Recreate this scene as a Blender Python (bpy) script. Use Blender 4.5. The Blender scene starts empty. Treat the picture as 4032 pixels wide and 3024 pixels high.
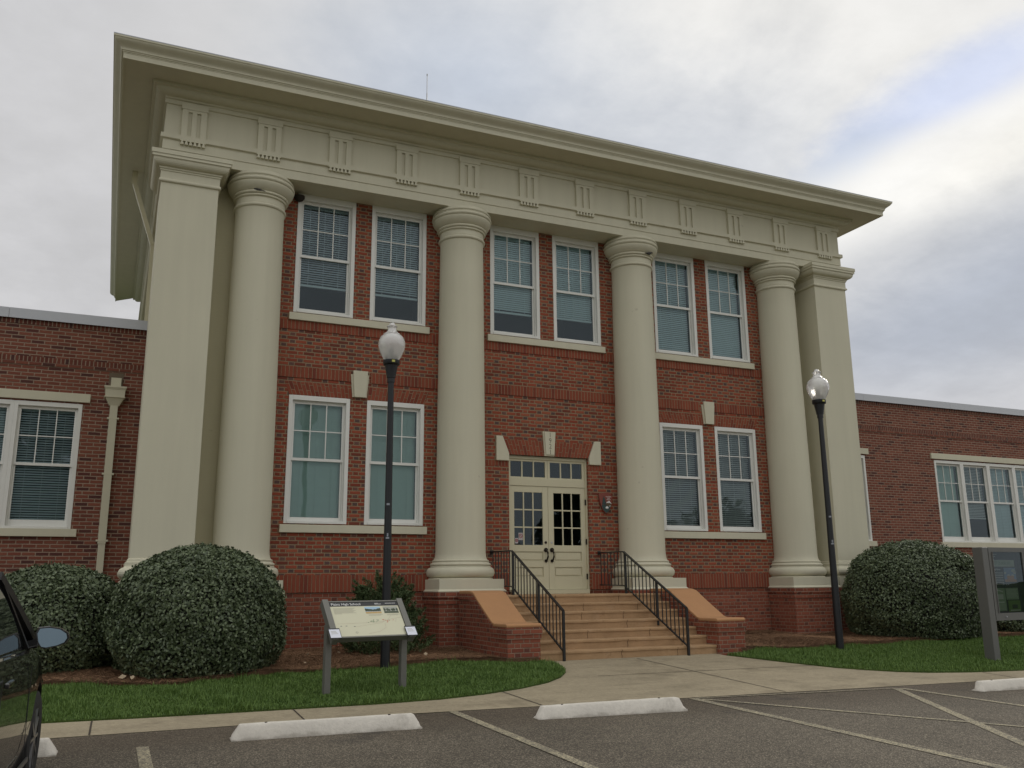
import bpy, bmesh, math, random
import numpy as np
from mathutils import Vector, Matrix
R = math.radians
random.seed(7); rng = np.random.default_rng(7)
scn = bpy.context.scene
COL = scn.collection

# ------------------------------------------------------------------ camera
cam_d = bpy.data.cameras.new('camera'); cam = bpy.data.objects.new('camera', cam_d); COL.objects.link(cam)
cam_d.sensor_width = 36.0; cam_d.lens = 3513.27/4032*36.0; cam_d.clip_end = 3000; cam_d.clip_start = 0.05
_r = Vector((0.91398207, -0.40565977, -0.0087703)); _u = Vector((-0.08123209, -0.20411372, 0.97557108)); _f = Vector((0.39754008, 0.89094205, 0.21950888))
m = Matrix.Identity(4)
for i in range(3):
    m[i][0] = _r[i]; m[i][1] = _u[i]; m[i][2] = -_f[i]
m[0][3], m[1][3], m[2][3] = -8.46887, -17.05425, 1.09256
cam.matrix_world = m
scn.camera = cam
scn.view_settings.view_transform = 'Standard'; scn.view_settings.look = 'None'
scn.view_settings.exposure = 0.0; scn.view_settings.gamma = 1.0
scn.cycles.max_bounces = 8; scn.cycles.transparent_max_bounces = 12
scn.cycles.use_adaptive_sampling = True

# ------------------------------------------------------------------ node helper
class NT:
    def __init__(s, tree): s.t = tree; s.n = tree.nodes; s.l = tree.links
    def node(s, typ, **kw):
        n = s.n.new(typ)
        for k, v in kw.items(): setattr(n, k, v)
        return n
    def put(s, sock, v):
        if hasattr(v, 'is_output') or isinstance(v, bpy.types.NodeSocket): s.l.new(v, sock)
        else: sock.default_value = v
    def m(s, op, a, b=None, c=None, clamp=False):
        n = s.n.new('ShaderNodeMath'); n.operation = op; n.use_clamp = clamp
        s.put(n.inputs[0], a)
        if b is not None: s.put(n.inputs[1], b)
        if c is not None: s.put(n.inputs[2], c)
        return n.outputs[0]
    def vm(s, op, a, b=None, out=0):
        n = s.n.new('ShaderNodeVectorMath'); n.operation = op
        s.put(n.inputs[0], a)
        if b is not None: s.put(n.inputs[1], b)
        return n.outputs['Value'] if op in ('DOT_PRODUCT', 'LENGTH') else n.outputs[0]
    def mix(s, f, a, b):
        n = s.n.new('ShaderNodeMix'); n.data_type = 'RGBA'
        s.put(n.inputs[0], f)
        for i, v in ((6, a), (7, b)):
            if isinstance(v, (tuple, list)): v = (*v[:3], 1.0)
            s.put(n.inputs[i], v)
        return n.outputs[2]
    def noise(s, vec, scale, detail=4, rough=0.5, col=False, dist=0.0):
        n = s.n.new('ShaderNodeTexNoise'); n.inputs['Scale'].default_value = scale; n.inputs['Detail'].default_value = detail
        n.inputs['Roughness'].default_value = rough; n.inputs['Distortion'].default_value = dist
        if vec is not None: s.l.new(vec, n.inputs['Vector'])
        return n.outputs['Color'] if col else n.outputs['Fac']
    def mr(s, v, a, b, c=0.0, d=1.0, smooth=False):
        n = s.n.new('ShaderNodeMapRange'); n.clamp = True
        if smooth: n.interpolation_type = 'SMOOTHSTEP'
        s.put(n.inputs[0], v)
        for i, x in enumerate((a, b, c, d)): n.inputs[i+1].default_value = x
        return n.outputs[0]
    def xyz(s, x, y, z):
        n = s.n.new('ShaderNodeCombineXYZ')
        for i, v in enumerate((x, y, z)): s.put(n.inputs[i], v)
        return n.outputs[0]
    def sep(s, v):
        n = s.n.new('ShaderNodeSeparateXYZ'); s.l.new(v, n.inputs[0]); return n.outputs
    def bump(s, h, strength=0.5, dist=0.01, normal=None):
        n = s.n.new('ShaderNodeBump'); n.inputs['Strength'].default_value = strength; n.inputs['Distance'].default_value = dist
        s.l.new(h, n.inputs['Height'])
        if normal is not None: s.l.new(normal, n.inputs['Normal'])
        return n.outputs[0]

# ------------------------------------------------------------------ world: broken overcast, brightest to the right
SUN_AZ, SUN_EL = 58.0, 24.0          # from +Y towards +X
def dirv(az, el):
    a, e = R(az), R(el); return Vector((math.sin(a)*math.cos(e), math.cos(a)*math.cos(e), math.sin(e)))
world = bpy.data.worlds.new('World'); scn.world = world; world.use_nodes = True
W = NT(world.node_tree); W.n.clear()
out = W.node('ShaderNodeOutputWorld'); bg = W.node('ShaderNodeBackground'); W.l.new(bg.outputs[0], out.inputs[0])
sky = W.node('ShaderNodeTexSky', sky_type='NISHITA'); sky.sun_disc = False
sky.sun_elevation = R(SUN_EL); sky.sun_rotation = R(SUN_AZ); sky.air_density = 1.0; sky.dust_density = 2.0; sky.ozone_density = 1.0
SKYK = 0.1
tc = W.node('ShaderNodeTexCoord'); D = tc.outputs['Generated']
dx, dy, dz = W.sep(D)
den = W.m('ADD', W.m('MAXIMUM', dz, 0.0), 0.22)
P2 = W.xyz(W.m('DIVIDE', dx, den), W.m('DIVIDE', dy, den), 0.0)
n_big = W.noise(P2, 1.3, 3, 0.55); n_mid = W.noise(P2, 3.2, 6, 0.6, dist=0.3); n_fine = W.noise(P2, 9.0, 6, 0.62)
wob = W.m('ADD', W.m('MULTIPLY', W.m('SUBTRACT', n_mid, 0.5), 2.2), W.m('MULTIPLY', W.m('SUBTRACT', n_fine, 0.5), 1.1))
def cl(*c): return tuple(x/SKYK for x in c)
base = W.mix(W.mr(n_big, 0.35, 0.65), cl(.56, .565, .585), cl(.655, .655, .66))
base = W.mix(W.mr(dy, -.05, -.5, 0, 1, True), base, cl(.76, .76, .76))      # unseen sky behind the viewer, brightened to light the facade
base = W.mix(W.mr(dz, .60, .88, 0, 1, True), base, cl(1.12, 1.12, 1.10))         # unseen zenith brightened too, for light on facade and ground
def blob(col, az, el, a, b, rot, soft, color, amount=1.0, wamp=1.0):
    c = dirv(az, el); t1 = Vector((math.cos(R(az)), -math.sin(R(az)), 0)); t2 = c.cross(t1)*-1
    if t2.z < 0: t2 = -t2
    ca, sa = math.cos(R(rot)), math.sin(R(rot)); e1 = t1*ca+t2*sa; e2 = -t1*sa+t2*ca
    p = W.m('DIVIDE', W.vm('DOT_PRODUCT', D, tuple(e1)), math.sin(R(a))); q = W.m('DIVIDE', W.vm('DOT_PRODUCT', D, tuple(e2)), math.sin(R(b)))
    rr = W.m('SQRT', W.m('ADD', W.m('MULTIPLY', p, p), W.m('MULTIPLY', q, q)))
    rr = W.m('ADD', rr, W.m('MULTIPLY', wob, wamp))
    w = W.mr(rr, 1.0+soft, 1.0-soft, 0.0, amount, smooth=True)
    w = W.m('MULTIPLY', w, W.m('GREATER_THAN', W.vm('DOT_PRODUCT', D, tuple(c)), 0.0))
    return W.mix(w, col, color)
col = base
col = blob(col, -6, 22, 22, 16, 0, .6, cl(.60, .598, .61), .8, .4)
col = blob(col, 44, 31, 24, 13, -8, .8, cl(.87, .86, .835), .95, .4)
col = blob(col, 21, 31, 9, 6, 0, .9, cl(.50, .555, .65), .85, .6)
col = blob(col, 36, 24, 8, 6, 20, .9, cl(.62, .655, .72), .75, .6)
bluesky = W.mix(0.95, sky.outputs[0], cl(.52, .61, .82))
col = blob(col, 53.5, 27.7, 6.5, 1.9, 17, .6, bluesky, .95, .85)
col = blob(col, 46.5, 24.6, 2.6, 1.2, 25, .8, cl(.60, .67, .80), .7, .9)
col = blob(col, 53, 23.6, 13, 2.4, 13, .5, cl(.95, .94, .91), .95, .55)
col = blob(col, 58, 23.6, 6, 1.6, 14, .9, cl(.98, .955, .89), .8, .3)
col = blob(col, 54, 15.6, 13, 4.6, 17, .75, cl(.43, .47, .55), .85, .4)
col = blob(col, 52, 6.5, 30, 4.5, 0, .8, cl(.62, .62, .64), .8, .3)
tex = W.m('ADD', .70, W.m('ADD', W.m('MULTIPLY', n_mid, .38), W.m('MULTIPLY', n_fine, .22)))
col = W.vm('MULTIPLY', col, W.xyz(tex, tex, tex))
W.l.new(col, bg.inputs[0]); bg.inputs[1].default_value = SKYK
# sun, dimmed and softened by the cloud
sl = bpy.data.lights.new('sun', 'SUN'); sl.energy = 0.6; sl.angle = R(14); sl.color = (1.0, .93, .82)
so = bpy.data.objects.new('sun', sl); COL.objects.link(so)
so.rotation_euler = dirv(SUN_AZ, SUN_EL).to_track_quat('Z', 'Y').to_euler(); so.location = (30, 10, 40)

# ------------------------------------------------------------------ mesh builder
class MB:
    def __init__(s): s.v = []; s.f = []; s.uv = []; s.mi = []
    def poly(s, pts, uv=None, mi=0):
        pts = [tuple(p) for p in pts]
        if uv is None:
            a = Vector(pts[0]); n = Vector((0, 0, 0))
            for i in range(1, len(pts)-1): n += (Vector(pts[i])-a).cross(Vector(pts[i+1])-a)
            ax = max(range(3), key=lambda i: abs(n[i]))
            uv = [((p[1], p[2]) if ax == 0 else (p[0], p[2]) if ax == 1 else (p[0], p[1])) for p in pts]
        k = len(s.v); s.v += pts; s.f.append(tuple(range(k, k+len(pts)))); s.uv.append(uv); s.mi.append(mi)
    def box(s, x0, x1, y0, y1, z0, z1, mi=0, M=None, skip=''):
        c = [(x, y, z) for z in (z0, z1) for y in (y0, y1) for x in (x0, x1)]
        if M is not None: c = [tuple(M @ Vector(p)) for p in c]
        for nm, f in (('b', (0, 2, 3, 1)), ('t', (4, 5, 7, 6)), ('f', (0, 1, 5, 4)), ('k', (2, 6, 7, 3)), ('l', (0, 4, 6, 2)), ('r', (1, 3, 7, 5))):
            if nm in skip: continue
            s.poly([c[i] for i in f], mi=mi)
    def bar(s, p, q, w, h, up=(0, 0, 1), mi=0):
        p = Vector(p); q = Vector(q); d = (q-p); L = d.length; d.normalize(); a = d.cross(Vector(up))
        if a.length < 1e-4: a = d.cross(Vector((0, 1, 0)))
        a.normalize(); b = a.cross(d)
        M = Matrix(((a.x, d.x, b.x, p.x), (a.y, d.y, b.y, p.y), (a.z, d.z, b.z, p.z), (0, 0, 0, 1)))
        s.box(-w/2, w/2, 0, L, -h/2, h/2, mi=mi, M=M)
    def ring(s, secs, closed=True, cap=False, mi=0):
        # secs: list of equal-length point loops
        n = len(secs[0])
        for a, b in zip(secs[:-1], secs[1:]):
            for i in range(n if closed else n-1):
                j = (i+1) % n
                s.poly([a[i], a[j], b[j], b[i]], mi=mi)
        if cap:
            s.poly(list(reversed(secs[0])), mi=mi); s.poly(list(secs[-1]), mi=mi)
    def lathe(s, prof, cx=0, cy=0, seg=48, mi=0, cap=True, rad0=0.0):
        secs = [[(cx+r*math.cos(rad0+2*math.pi*i/seg), cy+r*math.sin(rad0+2*math.pi*i/seg), z) for i in range(seg)] for r, z in prof]
        s.ring(secs, mi=mi)
        if cap:
            if prof[0][0] > 1e-4: s.poly(list(reversed(secs[0])), mi=mi)
            if prof[-1][0] > 1e-4: s.poly(secs[-1], mi=mi)
    def tube(s, pts, r, seg=8, mi=0):
        pts = [Vector(p) for p in pts]; secs = []
        for i, p in enumerate(pts):
            d = (pts[min(i+1, len(pts)-1)]-pts[max(i-1, 0)]).normalized()
            a = d.cross(Vector((0, 0, 1)))
            if a.length < 1e-3: a = Vector((1, 0, 0))
            a.normalize(); b = a.cross(d); rr = r[i] if isinstance(r, (list, tuple)) else r
            secs.append([tuple(p+a*rr*math.cos(t)+b*rr*math.sin(t)) for t in [2*math.pi*k/seg for k in range(seg)]])
        s.ring(secs, cap=True, mi=mi)
    def prism(s, poly, axis, a, b, mi=0):
        # poly: 2-D outline; axis 'y': points (x,z) extruded y=a..b ; 'x': (y,z) ; 'z': (x,y)
        def P(p, t): return (p[0], t, p[1]) if axis == 'y' else (t, p[0], p[1]) if axis == 'x' else (p[0], p[1], t)
        A = [P(p, a) for p in poly]; B = [P(p, b) for p in poly]
        s.poly(A, mi=mi); s.poly(list(reversed(B)), mi=mi)
        n = len(poly)
        for i in range(n):
            j = (i+1) % n; s.poly([A[j], A[i], B[i], B[j]], mi=mi)
    def sweep(s, prof, path, mi=0, close=False):
        # prof: (d, z) ; path(d) -> list of (x, y)
        secs = [[(x, y, z) for x, y in path(d)] for d, z in prof]
        n = len(secs[0])
        for a, b in zip(secs[:-1], secs[1:]):
            for i in range(n if close else n-1):
                j = (i+1) % n; s.poly([a[i], a[j], b[j], b[i]], mi=mi)
    def build(s, name, mats, parent=None, smooth=None, bevel=0.0, weld=True, recalc=True):
        me = bpy.data.meshes.new(name); me.from_pydata(s.v, [], s.f)
        uvl = me.uv_layers.new(name='UVMap')
        flat = np.array([c for f in s.uv for p in f for c in p], dtype=np.float32)
        uvl.data.foreach_set('uv', flat)
        if not isinstance(mats, (list, tuple)): mats = [mats]
        for mm in mats: me.materials.append(mm)
        me.polygons.foreach_set('material_index', s.mi)
        bm = bmesh.new(); bm.from_mesh(me)
        if weld: bmesh.ops.remove_doubles(bm, verts=bm.verts, dist=1e-5)
        if recalc: bmesh.ops.recalc_face_normals(bm, faces=bm.faces)
        bm.to_mesh(me); bm.free()
        if smooth:
            me.polygons.foreach_set('use_smooth', [True]*len(me.polygons)); me.set_sharp_from_angle(angle=R(smooth))
        me.update()
        o = bpy.data.objects.new(name, me); COL.objects.link(o)
        if parent: o.parent = parent
        if bevel:
            b = o.modifiers.new('bevel', 'BEVEL'); b.width = bevel; b.segments = 2; b.limit_method = 'ANGLE'; b.angle_limit = R(40)
        return o
def tag(o, label=None, cat=None, group=None, kind=None):
    for k, v in (('label', label), ('category', cat), ('group', group), ('kind', kind)):
        if v: o[k] = v
    return o
def thing(name, label, cat, loc=(0, 0, 0), rz=0, group=None):
    o = bpy.data.objects.new(name, None); COL.objects.link(o); o.location = loc; o.rotation_euler = (0, 0, rz); o.empty_display_size = .2
    return tag(o, label, cat, group)
def raw(name, verts, quads, mats, parent=None, n=4):
    # big leaf / blade meshes from numpy arrays
    me = bpy.data.meshes.new(name); nv = len(verts); nf = len(quads)
    me.vertices.add(nv); me.vertices.foreach_set('co', np.asarray(verts, np.float32).ravel())
    me.loops.add(nf*n); me.loops.foreach_set('vertex_index', np.asarray(quads, np.int32).ravel())
    me.polygons.add(nf); me.polygons.foreach_set('loop_start', np.arange(0, nf*n, n, dtype=np.int32))
    me.polygons.foreach_set('loop_total', np.full(nf, n, np.int32))
    me.update(calc_edges=True); me.validate()
    for mm in (mats if isinstance(mats, (list, tuple)) else [mats]): me.materials.append(mm)
    o = bpy.data.objects.new(name, me); COL.objects.link(o)
    if parent: o.parent = parent
    return o
def text(name, body, size, loc, rot, mat, parent=None, extrude=.001, align='LEFT', sx=1.0):
    c = bpy.data.curves.new(name, 'FONT'); c.body = body; c.size = size; c.extrude = extrude; c.align_x = align; c.align_y = 'CENTER'
    c.materials.append(mat); o = bpy.data.objects.new(name, c); COL.objects.link(o)
    o.location = loc; o.rotation_euler = rot; o.scale = (sx, 1, 1)
    bpy.context.view_layer.update()
    me = bpy.data.meshes.new_from_object(o.evaluated_get(bpy.context.evaluated_depsgraph_get()))
    bpy.data.objects.remove(o, do_unlink=True); o = bpy.data.objects.new(name, me); COL.objects.link(o)
    o.location = loc; o.rotation_euler = rot; o.scale = (sx, 1, 1)
    if parent: o.parent = parent
    return o

# ------------------------------------------------------------------ materials
def new_mat(name):
    mt = bpy.data.materials.new(name); mt.use_nodes = True; t = NT(mt.node_tree)
    bs = mt.node_tree.nodes['Principled BSDF']; return mt, t, bs
def simple(name, c, rough=.6, metal=0.0, var=.08, scale=6.0, bump=0.0, bscale=200., spec=.5, coat=0.0):
    mt, t, bs = new_mat(name)
    tc = t.node('ShaderNodeTexCoord').outputs['Object']
    n = t.noise(tc, scale, 5, .6); n2 = t.noise(tc, scale*9, 3, .5)
    f = t.m('ADD', t.m('MULTIPLY', t.m('SUBTRACT', n, .5), 2*var), t.m('ADD', 1.0, t.m('MULTIPLY', t.m('SUBTRACT', n2, .5), var)))
    t.l.new(t.vm('MULTIPLY', t.xyz(*c), t.xyz(f, f, f)), bs.inputs['Base Color'])
    bs.inputs['Roughness'].default_value = rough; bs.inputs['Metallic'].default_value = metal; bs.inputs['Specular IOR Level'].default_value = spec
    bs.inputs['Coat Weight'].default_value = coat
    if bump: t.l.new(t.bump(t.noise(tc, bscale, 4, .6), bump, .004), bs.inputs['Normal'])
    return mt
def painted_masonry(name, c, brick=False):
    # stucco coat with faint weather streaks
    mt, t, bs = new_mat(name)
    ge = t.node('ShaderNodeNewGeometry').outputs['Position']
    x, y, z = t.sep(ge)
    streak = t.noise(t.xyz(t.m('MULTIPLY', x, 3.0), t.m('MULTIPLY', y, 3.0), t.m('MULTIPLY', z, .18)), 1.6, 5, .6)
    cloud = t.noise(ge, .9, 4, .55); grain = t.noise(ge, 60, 3, .6)
    f = t.m('ADD', .86, t.m('ADD', t.m('MULTIPLY', streak, .15), t.m('ADD', t.m('MULTIPLY', cloud, .10), t.m('MULTIPLY', grain, .05))))
    c2 = t.vm('MULTIPLY', t.xyz(*c), t.xyz(f, f, f))
    spots = t.mr(t.noise(ge, 7.0, 2, .4), .76, .80)
    c3 = t.mix(t.m('MULTIPLY', spots, .22), c2, (.22, .19, .14))
    t.l.new(c3, bs.inputs['Base Color']); bs.inputs['Roughness'].default_value = .75; bs.inputs['Specular IOR Level'].default_value = .25
    h = t.m('ADD', t.noise(ge, 90, 4, .6), t.m('MULTIPLY', t.noise(ge, 1.7, 3), .8))
    if brick:
        uvn = t.node('ShaderNodeUVMap').outputs[0]
        br = t.node('ShaderNodeTexBrick'); t.l.new(uvn, br.inputs['Vector'])
        br.inputs['Scale'].default_value = 1.0; br.inputs['Brick Width'].default_value = .23; br.inputs['Row Height'].default_value = .0743; br.inputs['Mortar Size'].default_value = .006
        h = t.m('ADD', h, t.m('MULTIPLY', br.outputs['Fac'], -2.5))
    t.l.new(t.bump(h, .35, .006), bs.inputs['Normal'])
    return mt
def brick(name, bond, h, L, H, mw, reds, dark, mortar, darkness=.75, aged=.25, rnd=1.0):
    mt, t, bs = new_mat(name)
    uv = t.node('ShaderNodeUVMap').outputs[0]; u0, v0, _ = t.sep(uv)
    ge = t.node('ShaderNodeNewGeometry').outputs['Position']
    wv = t.m('MULTIPLY', t.m('SUBTRACT', t.noise(ge, 2.5, 2), .5), .012)
    wf = t.m('MULTIPLY', t.m('SUBTRACT', t.noise(ge, 30, 2), .5), .010)
    u = t.m('ADD', u0, wf); v = t.m('ADD', v0, t.m('ADD', wv, wf))
    row = t.m('FLOOR', t.m('DIVIDE', v, h)); dv = t.m('SUBTRACT', v, t.m('MULTIPLY', row, h))
    P = L+H if bond == 'flemish' else L
    if bond == 'stack': uo = u
    elif bond == 'flemish': uo = t.m('ADD', u, t.m('MULTIPLY', t.m('MODULO', t.m('ADD', row, 400.), 2.0), P/2))
    else: uo = t.m('ADD', u, t.m('MULTIPLY', t.m('MODULO', t.m('ADD', row, 400.), 2.0), P/2))
    k = t.m('FLOOR', t.m('DIVIDE', uo, P)); f = t.m('SUBTRACT', uo, t.m('MULTIPLY', k, P))
    if bond == 'flemish':
        head = t.m('GREATER_THAN', f, L); du = t.m('SUBTRACT', f, t.m('MULTIPLY', head, L)); wd = t.m('ADD', L, t.m('MULTIPLY', head, H-L))
    else: head = 0.0; du = f; wd = L
    eu = t.m('MINIMUM', du, t.m('SUBTRACT', wd, du)); ev = t.m('MINIMUM', dv, t.m('SUBTRACT', h, dv))
    e = t.m('MINIMUM', eu, ev)
    mo = t.mr(e, mw*.35, mw*.7, 1.0, 0.0)
    wn = t.node('ShaderNodeTexWhiteNoise', noise_dimensions='3D'); t.l.new(t.xyz(k, row, t.m('MULTIPLY', head, 7.3) if bond == 'flemish' else 1.0), wn.inputs['Vector'])
    r1, r2, r3 = t.sep(wn.outputs['Color'])
    rp = t.node('ShaderNodeValToRGB'); t.l.new(r1, rp.inputs[0]); rp.color_ramp.interpolation = 'LINEAR'
    el = rp.color_ramp.elements
    while len(el) < len(reds): el.new(.5)
    for i, cc in enumerate(reds): el[i].position = i/(len(reds)-1); el[i].color = (*cc, 1)
    c = rp.outputs[0]
    if bond == 'flemish':
        c = t.mix(t.m('MULTIPLY', head, t.m('LESS_THAN', r2, darkness)), c, t.mix(r3, dark[0], dark[1]))
    else:
        c = t.mix(t.m('LESS_THAN', r2, darkness), c, t.mix(r3, dark[0], dark[1]))
    g = t.noise(ge, 45, 4, .6); g2 = t.noise(ge, .55, 4, .55)
    fac = t.m('ADD', .72, t.m('ADD', t.m('MULTIPLY', g, .30), t.m('MULTIPLY', g2, aged)))
    c = t.vm('MULTIPLY', c, t.xyz(fac, fac, fac))
    mc = t.vm('MULTIPLY', t.xyz(*mortar), t.xyz(*(3*[t.m('ADD', .65, t.m('MULTIPLY', t.noise(ge, 3.0, 4, .65), .7))])))
    c = t.mix(mo, c, mc)
    t.l.new(c, bs.inputs['Base Color']); bs.inputs['Roughness'].default_value = .85; bs.inputs['Specular IOR Level'].default_value = .2
    hh = t.m('ADD', t.m('MULTIPLY', mo, -1.0), t.m('MULTIPLY', g, .35))
    t.l.new(t.bump(hh, .8, .012), bs.inputs['Normal'])
    return mt
CREAM = (.585, .555, .425)
M = {}
M['cream'] = painted_masonry('cream_paint', CREAM)
M['cream_brick'] = painted_masonry('cream_painted_brick', (.50, .46, .31), True)
M['cream_wood'] = simple('cream_wood_paint', (.56, .52, .36), .45, var=.03, bump=.05, bscale=40)
M['groove_shade'] = simple('painted_groove_shade', (.15, .14, .10), .9)  # dark cream standing in for the shade inside engraved strokes
reds = [(.135, .040, .026), (.18, .044, .026), (.23, .054, .030), (.265, .068, .037), (.20, .047, .027), (.27, .082, .045)]
darks = ((.085, .052, .048), (.15, .072, .055))
mortar = (.275, .195, .122)
M['brick'] = brick('flemish_brick', 'flemish', .0743, .222, .110, .019, reds, darks, mortar, .66, aged=.55)
M['soldier'] = brick('soldier_brick', 'stack', .0743, .60, .1, .011, [(.215, .056, .032), (.265, .074, .041), (.19, .048, .028)], ((.16, .045, .03), (.20, .05, .032)), mortar, .10)
M['arch'] = brick('arch_brick', 'running', .076, .21, .1, .011, [(.215, .056, .032), (.275, .078, .044), (.19, .048, .028)], ((.16, .045, .03), (.20, .05, .032)), mortar, .08)
M['plinth_brick'] = brick('base_brick', 'flemish', .0743, .222, .110, .012, [(.20, .060, .036), (.25, .078, .047), (.165, .050, .032)], ((.12, .045, .033), (.15, .052, .036)), (.31, .225, .16), .35, aged=.5)
M['wing_brick'] = brick('wing_brick', 'running', .0743, .235, .1, .018, [(.145, .050, .035), (.19, .064, .043), (.215, .077, .05), (.165, .054, .037)], ((.085, .036, .031), (.11, .04, .033)), (.31, .225, .165), .14, aged=.35)
M['rowlock'] = brick('rowlock_brick', 'stack', .0743, .30, .1, .018, [(.135, .046, .033), (.17, .056, .038), (.11, .036, .028)], ((.07, .033, .03), (.085, .036, .032)), (.29, .21, .155), .12)
M['white'] = simple('white_window_paint', (.72, .715, .67), .5, var=.06, scale=3, bump=.1, bscale=30)
M['coping'] = simple('grey_metal_coping', (.44, .45, .47), .35, metal=.35, var=.04)
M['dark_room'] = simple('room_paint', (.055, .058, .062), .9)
M['roof'] = simple('grey_roofing', (.18, .18, .18), .9)
def step_mat():
    mt, t, bs = new_mat('tan_concrete'); ge = t.node('ShaderNodeNewGeometry').outputs['Position']; x, y, z = t.sep(ge)
    a = t.noise(ge, 2.2, 6, .65); b = t.noise(ge, 24, 5, .7); c_ = t.noise(t.xyz(x, t.m('MULTIPLY', y, .3), t.m('MULTIPLY', z, .3)), 3.0, 4, .6)
    f = t.m('ADD', .42, t.m('ADD', t.m('MULTIPLY', a, .55), t.m('ADD', t.m('MULTIPLY', b, .30), t.m('MULTIPLY', c_, .32))))
    c = t.vm('MULTIPLY', t.xyz(.38, .245, .135), t.xyz(f, f, f))
    c = t.mix(t.mr(t.noise(ge, 5, 5, .7), .60, .74, 0, .6), c, (.17, .10, .055)); c = t.mix(t.mr(t.noise(ge, 3.3, 4, .6), .58, .72, 0, .45), c, (.46, .32, .21))
    t.l.new(c, bs.inputs['Base Color']); bs.inputs['Roughness'].default_value = .88; bs.inputs['Specular IOR Level'].default_value = .2
    t.l.new(t.bump(t.m('ADD', b, t.m('MULTIPLY', a, .6)), .7, .012), bs.inputs['Normal']); return mt
M['steps'] = step_mat()
M['crack'] = simple('crack_dirt', (.07, .04, .022), .95)
M['cap'] = simple('orange_cement_cap', (.45, .235, .108), .85, var=.10, scale=4, bump=.5, bscale=90)
M['black_metal'] = simple('black_enamel', (.012, .013, .014), .38, var=.1)
M['lamp_black'] = simple('black_lamp_paint', (.006, .007, .009), .45, var=.1)
M['bronze'] = simple('dark_bronze', (.03, .022, .016), .4, metal=.7)
M['brown_metal'] = simple('grey_brown_metal', (.165, .162, .142), .45, metal=.2, var=.05)
M['grey_metal'] = simple('grey_sign_metal', (.135, .135, .125), .45, metal=.2, var=.05)
def stop_mat():
    mt, t, bs = new_mat('white_concrete'); ge = t.node('ShaderNodeTexCoord').outputs['Object']; x, y, z = t.sep(ge)
    a = t.noise(ge, 4, 6, .7); b = t.noise(ge, 30, 5, .7)
    f = t.m('ADD', .62, t.m('ADD', t.m('MULTIPLY', a, .38), t.m('MULTIPLY', b, .36))); c = t.vm('MULTIPLY', t.xyz(.66, .62, .55), t.xyz(f, f, f))
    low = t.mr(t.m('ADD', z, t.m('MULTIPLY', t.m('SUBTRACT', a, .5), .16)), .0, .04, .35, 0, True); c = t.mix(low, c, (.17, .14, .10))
    c = t.mix(t.mr(t.noise(ge, 2.2, 5, .7), .62, .72, 0, .35), c, (.30, .27, .23))
    t.l.new(c, bs.inputs['Base Color']); bs.inputs['Roughness'].default_value = .85; bs.inputs['Specular IOR Level'].default_value = .2; t.l.new(t.bump(b, .6, .01), bs.inputs['Normal']); return mt
M['stop'] = stop_mat()
M['paper'] = simple('white_card', (.72, .74, .82), .4, var=.02)
M['ink'] = simple('black_ink', (.012, .013, .016), .4)
M['panel'] = simple('cream_print', (.62, .60, .43), .35, var=.03)
M['text_white'] = simple('white_lettering', (.75, .75, .72), .5)
M['text_grey'] = simple('grey_lettering', (.33, .33, .29), .5)
M['faint'] = simple('faint_print', (.40, .38, .29), .5)
def glass_mat(name, tint, refl=1.5, rough=.0, boost=1.0, wave=.15):
    mt = bpy.data.materials.new(name); mt.use_nodes = True; t = NT(mt.node_tree); t.n.clear()
    o = t.node('ShaderNodeOutputMaterial'); mx = t.node('ShaderNodeMixShader'); tr = t.node('ShaderNodeBsdfTransparent'); gl = t.node('ShaderNodeBsdfGlossy')
    fr = t.node('ShaderNodeFresnel'); fr.inputs[0].default_value = refl
    tr.inputs[0].default_value = (*tint, 1); gl.inputs['Roughness'].default_value = rough; gl.inputs['Color'].default_value = (.78, .92, 1.0, 1)
    ge = t.node('ShaderNodeNewGeometry').outputs['Position']
    nb = t.bump(t.noise(ge, 1.1, 2, .4), wave, .05); t.l.new(nb, gl.inputs['Normal']); t.l.new(nb, fr.inputs['Normal'])
    t.l.new(t.m('MULTIPLY', fr.outputs[0], boost, clamp=True), mx.inputs[0])
    t.l.new(tr.outputs[0], mx.inputs[1]); t.l.new(gl.outputs[0], mx.inputs[2]); t.l.new(mx.outputs[0], o.inputs[0])
    return mt
M['glass'] = glass_mat('window_glass', (.76, .865, .87), 1.52, boost=1.25)
M['car_glass'] = glass_mat('car_window_glass', (.16, .18, .18), 1.5, boost=1.2, wave=0)
M['case_glass'] = glass_mat('case_glass', (.75, .8, .78), 1.5, boost=1.0, wave=.05)
M['blind_blue'] = simple('white_blind', (.74, .77, .77), .6, var=.02)
M['blind_green'] = simple('green_blind', (.54, .64, .56), .6, var=.04)
M['blind_grey'] = simple('grey_blind', (.66, .64, .61), .6, var=.03)
M['blind_teal'] = simple('pale_green_blind', (.74, .80, .79), .6, var=.02)

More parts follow.
